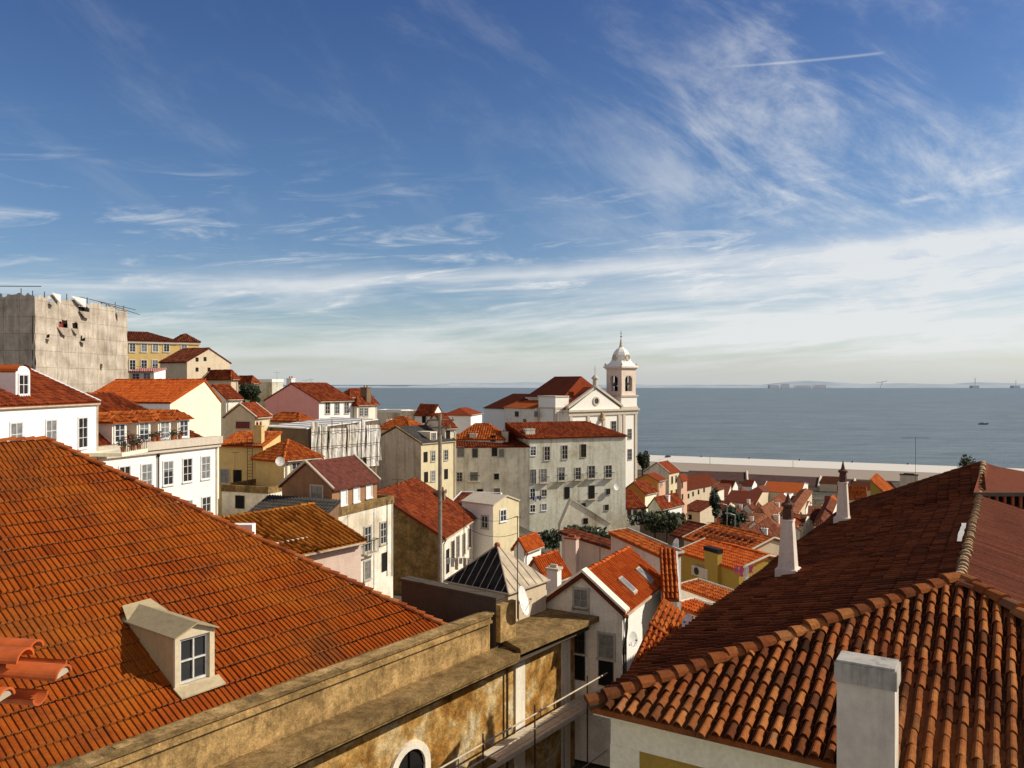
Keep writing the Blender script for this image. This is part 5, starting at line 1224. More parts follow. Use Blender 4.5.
def A19():
    Y = 43.0; yaw = 36.87; px = -11.7/34.5*F+512
    root, fr, (a, b, ze, zb, rz) = house('outbuilding', 'mauve walled outbuilding with mossy orange tiles behind the big left roof', px, 384+7.8/34.5*F, Y, yaw, [9.4], [8.6], 384+16/Y*F, 'gl', 1.6, 'mauve', 't_ochre', lod='barrel', oh=.45, tp=(.36, .6))
    mb = MB()
    for (q0, q1) in ((P(243, 533, 44), P(262, 527, 46)),): 
        mb.box(q0.x-.5, q0.x+.6, q0.y-.3, q0.y+.3, q0.z-.2, q0.z+.5)
    mb.build('white_block', 'white', root)
    mb = MB(); fr.box(mb, .9, 1.5, 2.2, 5.2, ze+.25, ze+.6); mb.build('skylight_kerb', 'oldwhite', root)
A19()
def A17():
    root, fr, (a, b, ze, zb, rz) = house('long_house', 'white house with long red tile roof and brown rubble end wall', 442, 538, 69, 12, [12.2], [10.7], 600, 'gl', 3.55, 'shabby', 't_red', wmL='rubble', oh=.3, verge='t_brown',
        wr=[(447.5, 561, .9, 2.1, 'k'), (452.5, 551.5, .9, 1.9, 'd'), (457.5, 546.5, .9, 1.9, 'd'), (463.5, 544, .9, 1.9, 'd'), (469, 538, .9, 1.8, 'd')], chim=[(.25, .9, .8, .7, 'stonebrown')])
A17()
house('walled_house', 'brown roofed low house edged with white coping behind the long red roof', 492, 506, 96, 14, 452, [4], 530, 'shed_b', .75, 'stonebrown', 't_brown', verge='whitepaint')
house('cream_block', 'cream and yellow stucco block with a shallow peak, two small windows', 493, 506, 78, 38, 462, 519, 565, 'gr', .7, 'paleyellow', 'mortar', wmL='white', lod=False, wl=[(485, 522, .8, 1.2, 'w')], wr=[(503, 515.5, .9, 1.1, 'W')], oh=.05)  # left face given a brighter white so it reads as sunlit
def A15():
    root, fr, (a, b, ze, zb, rz) = house('grey_gable_house', 'tall house with blank grey gable and pale yellow window side', 421, 444, 115, 38, 373, 455, 515, 'gl', 2.2, 'paleyellow', 'greyroof', wmL='grey', lod=False, verge='cement',
        wr=[(425.5, 457, .8, 1.5, 'k'), (433, 456, .8, 1.5, 'w'), (446, 455, .8, 1.5, 'w'), (426, 477, .8, 1.5, 'k'), (433, 476, .8, 1.5, 'w'), (446, 474, .8, 1.5, 'k')], oh=.15)
    mb = MB(); fr.box(mb, .6, 3.4, 2.5, 4.0, ze, ze+1.6); d = mb.build('dormer', 'grey', root); window(d, fr.pt(.59, 3.25, ze+.9), fr.rotR(), .8, 1.0, 'd')
A15()
house('orange_roof_house', 'orange hip roof directly behind the grey gable', 410, 430, 135, 25, 378, 426, 480, 'hip', 1.9, 'beige', 't_orange', chim=[(.85, .4, .9, .7, 'white')])
house('grey_block', 'plain grey block with light rim against the river, left one', 401, 412, 172, 25, 377, 410, 432, 'flat', 0, 'grey', 'white')
house('grey_block', 'plain grey box right of the rimmed block, with small white chimney', 419, 413, 168, 20, 400, [6], 432, 'flat', 0, 'grey', 'grey', chim=[(.05, .3, 1.0, 1.6, 'white')])
house('white_house', 'small white house with red roof standing at the river skyline', 433, 415, 165, 30, 415, 443, 432, 'gr', 1.9, 'white', 't_red', wl=[(424, 419, 1.0, 1.6, 'k')])
house('white_house', 'white house with long red roof between river skyline and church', 470, 415.5, 172, 10, 443, 482, 440, 'hip', 1.4, 'white', 't_red', wl=[(447, 421, .8, .8, 'd')])
house('dark_gable_house', 'dark gable with red roof edge left of the grey facade building', 445, 428, 120, 45, 424, 456, 510, 'gl', 1.9, 'grey', 't_red', wr=[(448, 436, .8, 1.6, 'k')])

# ================================================================= the big grey-green facade
def A20():
    Y = 140
    root, fr, (a, b, ze, zb, rz) = house('apartment_house', 'broad grey green apartment house with many windows below the church', 625.5, 436.5, Y, -21, 529.5, [10], 532, 'hip', 2.3, 'greygreen', 't_red', oh=.3, lod='xlo', ridge=((5.2, 5), (20.5, 5)), chim=[(.97, .15, 1.7, 1.1, 'greygreen')],
        wl=[(533, 451, 1.0, 1.5, 'W'), (547, 453.5, 1.0, 2.3, 'w'), (564.7, 452.3, 1.0, 2.3, 'w'), (583.4, 450.7, 1.0, 2.2, 'd'),
            (532.8, 476.5, 1.1, 2.3, 'd'), (543.5, 475.7, 1.1, 2.2, 'w', 1), (561.5, 474, 1.1, 2.2, 'w', 1), (578, 473.5, 1.0, 2.0, 'w', 1), (591.6, 472, 1.2, 2.1, 'w', 1), (608.5, 471.5, 1.2, 2.1, 'w', 1),
            (532.5, 492.5, .9, 1.3, 'W'), (544, 493, .9, 1.1, 'w'), (567, 493, 1.0, 2.0, 'k'), (591.5, 492, 1.2, 2.3, 'k', 1), (608, 491.5, .8, 1.0, 'd'),
            (532.5, 508.5, .9, 1.2, 'W'), (544, 507, .9, 1.1, 'W'), (583.5, 506, .8, 1.0, 'd'), (606.5, 507.5, .8, 1.0, 'd')])
    p0 = fr.pt(a, 0, ze)
    k = F/p0.y; px = 512+p0.x*k; py = 384-p0.z*k
    X = house('wing', 'x', px, 447.5, p0.y+.02, -6, 452.5, [10], 532, 'shed_b', 1.5, 'greywing', 't_red', parent=root, rp='wing_roof', wp='wing_wall', oh=.1,
        wl=[(460.7, 452, 1.1, 1.6, 'g'), (475, 453, .9, 1.5, 'd'), (494.5, 452, .9, 1.4, 'd'), (501.5, 453, .8, 1.3, 'g'), (459.5, 477, .9, 1.5, 'w'), (474, 476.5, 1.2, 1.4, 'g', 1), (496.5, 476.5, .8, 1.0, 'd'), (497, 492, .9, 1.2, 'd'), (480, 492, 1.0, 1.0, 'k')])
    Z = house('attic', 'x', 503, 440, p0.y+2, 9, 455, [6], 449, 'hip', 2.4, 'oldwhite', 't_orange', parent=root, rp='attic_roof', wp='attic_wall', wl=[(493, 438.5, .9, 1.1, 'k')], chim=[(-.02, .2, 1.1, 1.2, 'greygreen'), (.62, .05, 1.2, .5, 'greygreen')])
A20()
house('grey_gable_ruin', 'stained grey gable end with one small hole in front of the grey green facade', 611, 524, 112, -14, 560, [.9], 545, 'gl', 3.6, ridge=.78, wm='greywing', rm='greywing', wl=[(585.5, 521, .7, .8, 'k')], lod=False, oh=0)
def laundry(label, px, py, Y, cols, group=None):
    q = P(px, py, Y); t = thing('clothes_line', label, 'laundry', q, group); w_ = .35*len(cols)+.4
    mb = MB(); mb.tube(q-V((w_/2, 0, 0)), q+V((w_/2, 0, 0)), .015, .015, 4); mb.build('line', 'cable', t)
    for k, c_ in enumerate(cols):
        mb = MB(); x = q.x-w_/2+.2+k*.35; h = .5+.25*((k*7) % 3); rows = [[(x+.3*i/4, q.y-.03-.04*math.sin(i*2+j), q.z-h*j/4) for i in range(5)] for j in range(5)]; mb.grid(rows); mb.build('cloth', c_, t)
laundry('blue laundry hanging under a window of the grey green facade', 536, 496, 133.2, ['cloth_b', 'cloth_b', 'cloth_w', 'cloth_b', 'cloth_b'])
laundry('pale pink and white laundry on the white side of the long red-roofed house', 459, 558, 68, ['cloth_w', 'cloth_w', 'mauve', 'cloth_w', 'mauve', 'cloth_w'])

# ================================================================= middle, below the facade
house('white_cottage', 'tiny white cottage with little red roof beside the cream block', 524, 549, 74, 30, 514, 541, 566, 'gl', .7, 'white', 't_new')
house('red_shed', 'small red roofed shed left of the white skylight house', 545, 580, 56, 35, 524, 567, 610, 'gl', 1.2, 'oldwhite', 't_new', wmL='mauve')
def free_chimney(label, px, py, Y, w, h, mat, cap='terracotta', depth=.6):
    q = P(px, py, Y); t = thing('chimney_stack', label, 'chimney', q); f = Fr(q.x, q.y, 28)
    mb = MB(); f.box(mb, -w/2, w/2, -depth/2, depth/2, q.z-2, q.z+h); mb.build('shaft', mat, t)
    mb = MB(); f.box(mb, -w/2-.08, w/2+.08, -depth/2-.08, depth/2+.08, q.z+h, q.z+h+.12); mb.tube(f.pt(-w*.3, 0, q.z+h+.2), f.pt(w*.3, 0, q.z+h+.2), .12, .12, 8); mb.build('cap', cap, t)
free_chimney('white chimney stack standing in front of the small red shed', 554, 590, 48, .7, 1.25, 'white', 'mortar')
free_chimney('mauve chimney stack with red cap behind the small red shed', 572, 558, 62, .9, 1.5, 'mauve')
house('garden_wall_house', 'long low mauve wall with dark tile coping behind the white skylight house', 612, 549, 60, 62, 562, [.9], 575, 'shed_b', .1, 'mauve', 't_brown')
def M1():
    root, fr, (a, b, ze, zb, rz) = house('white_gable_house', 'white gabled house with two skylights in its bright orange roof', 622.5, 613.5, 40, 27, 546, 663, 690, 'gl', 1.62, 'white', 't_new', lod='lo', oh=.18, wmL='oldwhite',
        wl=[(581, 600, .75, 1.1, 'g'), (581, 617, .75, .9, 'g'), (578, 640, .8, 1.3, 'd'), (606.5, 646, .8, 1.2, 'g'), (578, 666, .8, 1.4, 'k'), (606, 672, .8, 1.4, 'k')])
    am = a/2; k1 = 1.62/am
    def rp(aa, bb, d): return fr.pt(aa, bb, ze+.16+aa*k1+d)
    for (px, py) in ((628, 586), (645, 576)):
        nrm = fr.dr.cross(fr.dl*am+V((0, 0, 1.62))); q = ray_plane(px, py, fr.pt(0, 0, ze+.3), nrm); aa = (q-fr.c).dot(fr.dl); bb = (q-fr.c).dot(fr.dr)
        mb = MB(); u, w_ = .62, .24
        P4 = lambda s, t_, d: rp(aa+s*u/1.4, bb+t_*w_*1.3, d)
        mb.hexa([P4(-1, -1, .02), P4(-1, 1, .02), P4(1, 1, .02), P4(1, -1, .02), P4(-1, -1, .24), P4(-1, 1, .24), P4(1, 1, .24), P4(1, -1, .24)]); sk = mb.build('skylight', 'zinc', root)
        mb = MB(); P5 = lambda s, t_: rp(aa+s*u/1.7, bb+t_*w_*1.0, .25); mb.poly([P5(-1, -1), P5(-1, 1), P5(1, 1), P5(1, -1)]); mb.build('pane', 'glasslit', sk)
    # broad white verge on the near gable and dark eave underneath
    mb = MB(); n_ = fr.dr
    for (s0, s1, e0, e1) in ((-.25, am, -.25*k1, 1.62), (a+.25, am, -.25*k1, 1.62)):
        q0, q1 = fr.pt(s0, -.22, ze+.27+e0), fr.pt(s1, -.22, ze+.27+e1); mb.hexa([q0, q1, q1+n_*.62, q0+n_*.62, q0+V((0, 0, .14)), q1+V((0, 0, .14)), q1+n_*.62+V((0, 0, .14)), q0+n_*.62+V((0, 0, .14))])
    mb.build('verge', 'oldwhite', root)
    mb = MB()
    for (s0, s1, e0, e1) in ((-.25, am, -.25*k1, 1.62), (a+.25, am, -.25*k1, 1.62)): mb.tube(fr.pt(s0, -.2, ze+.08+e0), fr.pt(s1, -.2, ze+.08+e1), .09, .09, 6)
    mb.build('eave_tiles', 't_brown', root)
    mb = MB(); c0 = fr.pt(-.12, .35, ze-.2); mb.path([c0, c0-V((0, 0, .6)), fr.pt(-.12, .05, ze-1.5), fr.pt(-.1, -.1, ze-1.7), fr.pt(-.1, -.12, ze-6)], .055, 6); mb.build('drainpipe', 'iron', root)
    q = ray_plane(633, 640, fr.pt(0, 0, 0), -fr.dl); 
    return fr
f1 = M1()
dish(632, 640, 40.3, .42, (.75, -.6, .15), 'dark-edged round dish on the sunny wall of the skylight house', .3)
def M2():
    root, fr, (a, b, ze, zb, rz) = house('mauve_house', 'tall narrow house with shaded mauve wall and orange roof behind the skylight house', 663.5, 559, 48, 74, 611, 681, 600, 'shed_b', .12, 'white', 't_orange', wmL='mauve', lod='lo', oh=.15, verge='mortar')
M2()
house('lean_to_house', 'steep narrow strip of barrel tiles between two white walls', 677, 602, 43, 8, 664, [2.9], 625, 'shed_b', 2.05, 'white', 't_orange', lod='barrel', oh=.02)
t = thing('party_wall', 'sunlit white party wall on the right of the narrow tile strip', 'wall', P(679, 604, 43.3)); f = Fr(P(679, 604, 43.3).x, 43.3, 8)
mb = MB(); mb.hexa([f.pt(-.12, 0, -16), f.pt(-.12, 3, -16), f.pt(.12, 3, -16), f.pt(.12, 0, -16), f.pt(-.12, 0, P(679, 601, 43.3).z), f.pt(-.12, 3, P(679, 552, 46).z), f.pt(.12, 3, P(679, 552, 46).z), f.pt(.12, 0, P(679, 601, 43.3).z)]); mb.build('wall', 'white', t)
def Mochre():
    root, fr, (a, b, ze, zb, rz) = house('ochre_house', 'ochre walled house with orange roof, tall chimney and air conditioner', 739, 571.5, 58, 64, 679, [5.5], 596, 'gr', .7, 'ochre', 't_new', lod='lo', oh=.12, verge='mortar')
    nl = -fr.dr
    q = ray_plane(714.5, 566, fr.pt(0, 0, 0), nl); aa = (q-fr.c).dot(fr.dl); mb = MB(); fr.box(mb, aa-.75, aa+.75, -.35, .1, ze-4, ze+.95); ch = mb.build('chimney', 'ochre', root); mb = MB(); fr.box(mb, aa-.8, aa+.8, -.4, .15, ze+.95, ze+1.25); mb.build('chimney_cap', 'dark', ch)
    q = ray_plane(703.5, 571.5, fr.pt(0, 0, 0), nl); aa = (q-fr.c).dot(fr.dl); mb = MB(); fr.box(mb, aa-.95, aa+.95, -.4, -.005, q.z-.38, q.z+.38); ac = mb.build('air_conditioner', 'mortar', root)
    mb = MB(); c = fr.pt(aa+.35, -.41, q.z); s_ = fr.dl; mb.poly([c+s_*(.3*math.cos(2*math.pi*k/14))+V((0, 0, .3*math.sin(2*math.pi*k/14))) for k in range(14)][::-1]); mb.build('fan_grille', 'iron', ac)
Mochre()
VR = house('vented_roof_house', 'orange roof dotted with dark vent rows behind the ochre house', 743, 556, 70, 64, 684, [7], 585, 'gr', 1.1, 'beige', 't_orange', oh=.1, verge='mortar')
def vents():
    root, fr, (a, b, ze, zb, rz) = VR
    for j, bb in enumerate((.9, 2.1)):
        for k in range(9):
            aa = 1.0+k*(a-2)/8; z = ze+.16+bb*1.1/(b/2); mb = MB()
            mb.hexa([fr.pt(aa-.22, bb-.28, z+.0), fr.pt(aa-.22, bb+.28, z+.14), fr.pt(aa+.22, bb+.28, z+.14), fr.pt(aa+.22, bb-.28, z), fr.pt(aa-.2, bb-.2, z+.2), fr.pt(aa-.2, bb+.24, z+.3), fr.pt(aa+.2, bb+.24, z+.3), fr.pt(aa+.2, bb-.2, z+.2)])
            mb.build('roof_vent', 't_brown', root)
vents()
house('low_tiled_house', 'low orange lean-to roof below the ochre wall, near the dark slope', 728, 606, 49, 64, 680, [1.5], 620, 'shed_b', .2, 'oldwhite', 't_orange', lod='lo', oh=.1, verge='mortar')
house('low_tiled_house', 'lowest small orange roof strip with pale edge beside the dark slope', 712, 622, 42, 64, 677, [1.2], 630, 'shed_b', .1, 'oldwhite', 't_new', lod='lo', oh=.1, verge='oldwhite')
def Msteep():
    t = thing('steep_roof_house', 'steep barrel tiled roof dropping left beside the big dark roof', 'house', P(640, 690, 31)); GROUND.append((4.5, 33, -17, 3))
    A_ = P(620, 688, 29.6); D_ = P(649, 626, 32.9); dn = (A_-D_).normalized(); n0 = V((.42, -.30, .86)); n0 = (n0-dn*n0.dot(dn)).normalized(); u_ = n0.cross(dn)
    if u_.x < 0: u_ = -u_
    B_, C_ = A_+u_*2.9, D_+u_*2.3
    mb = MB(); slope(mb, [A_, B_, C_, D_], 'barrel', .23, .36, .12); mb.build('roof', 't_orange', t)
    mb = MB(); lo = [V((q.x, q.y, -21)) for q in (A_, B_, C_, D_)]; up = [q-V((0, 0, .15)) for q in (A_, B_, C_, D_)]; mb.grid([lo, up], closed=True); mb.build('wall', 'white', t)
    mb = MB(); E_ = D_+V((.9, 1.6, .75)); F_ = C_+V((.5, 1.6, .75)); slope(mb, [D_+V((0, .05, .02)), C_+V((0, .05, .02)), F_, E_], 'lo', .23, .36, thick=.1); ridge_row(mb, D_+V((0, .05, .06)), C_+V((0, .05, .06)), .12, .4); mb.build('upper_roof', 't_orange', t)
Msteep()
dish(688.5, 623, 33.0, .36, (-.8, -.3, .3), 'small white dish on the ridge of the steep barrel tiled roof', .5)
dish(676.5, 545, 50, .42, (-.9, -.2, .3), 'white dish above the narrow strip of barrel tiles', .6)

# ================================================================= right-hand slope down to the river
house('tall_yellow_house', 'tall pale yellow house with grey gable and red roof near the church', 669, 473, 190, 36, 645, 679, 507, 'gl', 2.2, 'paleyellow', 't_red', wmL='grey', wr=[(672, 480, .9, 1.7, 'd'), (676, 479, .9, 1.7, 'd'), (671.5, 494, .9, 1.8, 'd'), (676.3, 493, .9, 1.8, 'd')], verge='mortar')
house('orange_house', 'orange house with red roof and one peach window wall', 658, 481, 172, 36, 636, 665.5, 500, 'gl', 1.2, 'peach', 't_red', wmL='orange', wr=[(661.3, 483.5, .9, 1.2, 'w')])
house('peach_house', 'slim tall pink house right of the pale yellow one', 681, 479.5, 186, 36, 677, 687, 520, 'gl', .9, 'peach', 't_red', wr=[(682, 485, .8, 1.4, 'd'), (682.3, 497, .8, 1.4, 'd')])
house('orange_house', 'house with bright orange side wall under two small red roofs', 645, 494, 160, 38, 622, 657, 512, 'gl', 2.0, 'cream', 't_red', wmL='orange')
house('white_house', 'white house with red roof touching the right edge of the grey green facade', 646, 508, 150, -16, 622, [6], 520, 'shed_b', 2.4, 'oldwhite', 't_red', wl=[(629, 512, .8, 1.4, 'd'), (635, 511.5, .8, 1.4, 'd'), (643, 510, .8, 1.0, 'd')])
house('white_house', 'white house with red roof and small roof box above the dark bushes', 661, 508.5, 148, 40, 648, 683, 520, 'gl', 1.7, 'white', 't_red', wmL='greygreen', chim=[(.3, .45, .9, .7, 'white')])
house('long_grey_house', 'long grey yellow building with small windows running down to the shed', 687, 486, 205, 42, 683, 711, 512, 'gl', 2.2, 'beige', 't_brown', wr=[(688.5, 496, .8, 1.2, 'k'), (693, 494, .8, 1.2, 'k'), (698.5, 492, .8, 1.2, 'k'), (704, 490, .8, 1.2, 'k')])
house('low_white_house', 'small bright white gable house in front of the long shed, left', 733, 487, 300, 42, 719, 738, 497, 'gr', 2.0, 'white', 't_red')
def quay_shed(label, px0, py0, px1, py1, Y0, Y1, w, mat, rise=3.2):
    A_, B_ = P(px0, py0, Y0), P(px1, py1, Y1); B_.z = A_.z; d = (B_-A_).normalized(); n_ = V((d.y, -d.x, 0)); 
    if n_.y > 0: n_ = -n_
    t = thing('harbour_shed', label, 'shed', V((A_.x, A_.y, SEA+2.9)))
    A2, B2 = A_+n_*w, B_+n_*w; zb = SEA+1; ez = A_.z-rise; Am, Bm = A_+n_*w/2, B_+n_*w/2
    e = lambda q: V((q.x, q.y, ez)); g = lambda q: V((q.x, q.y, zb))
    mb = MB(); mb.grid([[g(A_), g(B_), g(B2), g(A2)], [e(A_), e(B_), e(B2), e(A2)]], closed=True); mb.poly([e(A_), e(A2), Am]); mb.poly([e(B2), e(B_), Bm]); mb.build('wall', 'beige', t)
    mb = MB(); mb.slab([e(A2)+n_*.5, e(B2)+n_*.5, Bm, Am], .15); mb.slab([e(B_)-n_*.5, e(A_)-n_*.5, Am, Bm], .15); mb.build('roof', mat, t)
    return t, Am, Bm, e(A2)+n_*.4, e(B2)+n_*.4
M['t_shed'] = plain('dark_shed_roof', (.085, .036, .024), .95, 0, .4, .4)
for lab, a_, b_ in (('long dark shed roof by the river, left of the first pale rib', (690, 467.6, 746, 470.8), (455, 447)), ('long dark shed roof by the river between the two pale ribs', (747, 470.8, 822, 475.1), (446, 430)), ('long dark shed roof by the river right of the second pale rib', (823, 475.1, 856, 477.2), (429, 422))):
    t, Am, Bm, a2, b2 = quay_shed(lab, *a_, *b_, 32, 't_shed', 3.2)
    mb = MB(); mb.tube(Bm+V((0, 0, .3)), b2+V((0, 0, .3)), .7, .7, 6); mb.build('parapet_rib', 'beige', t)
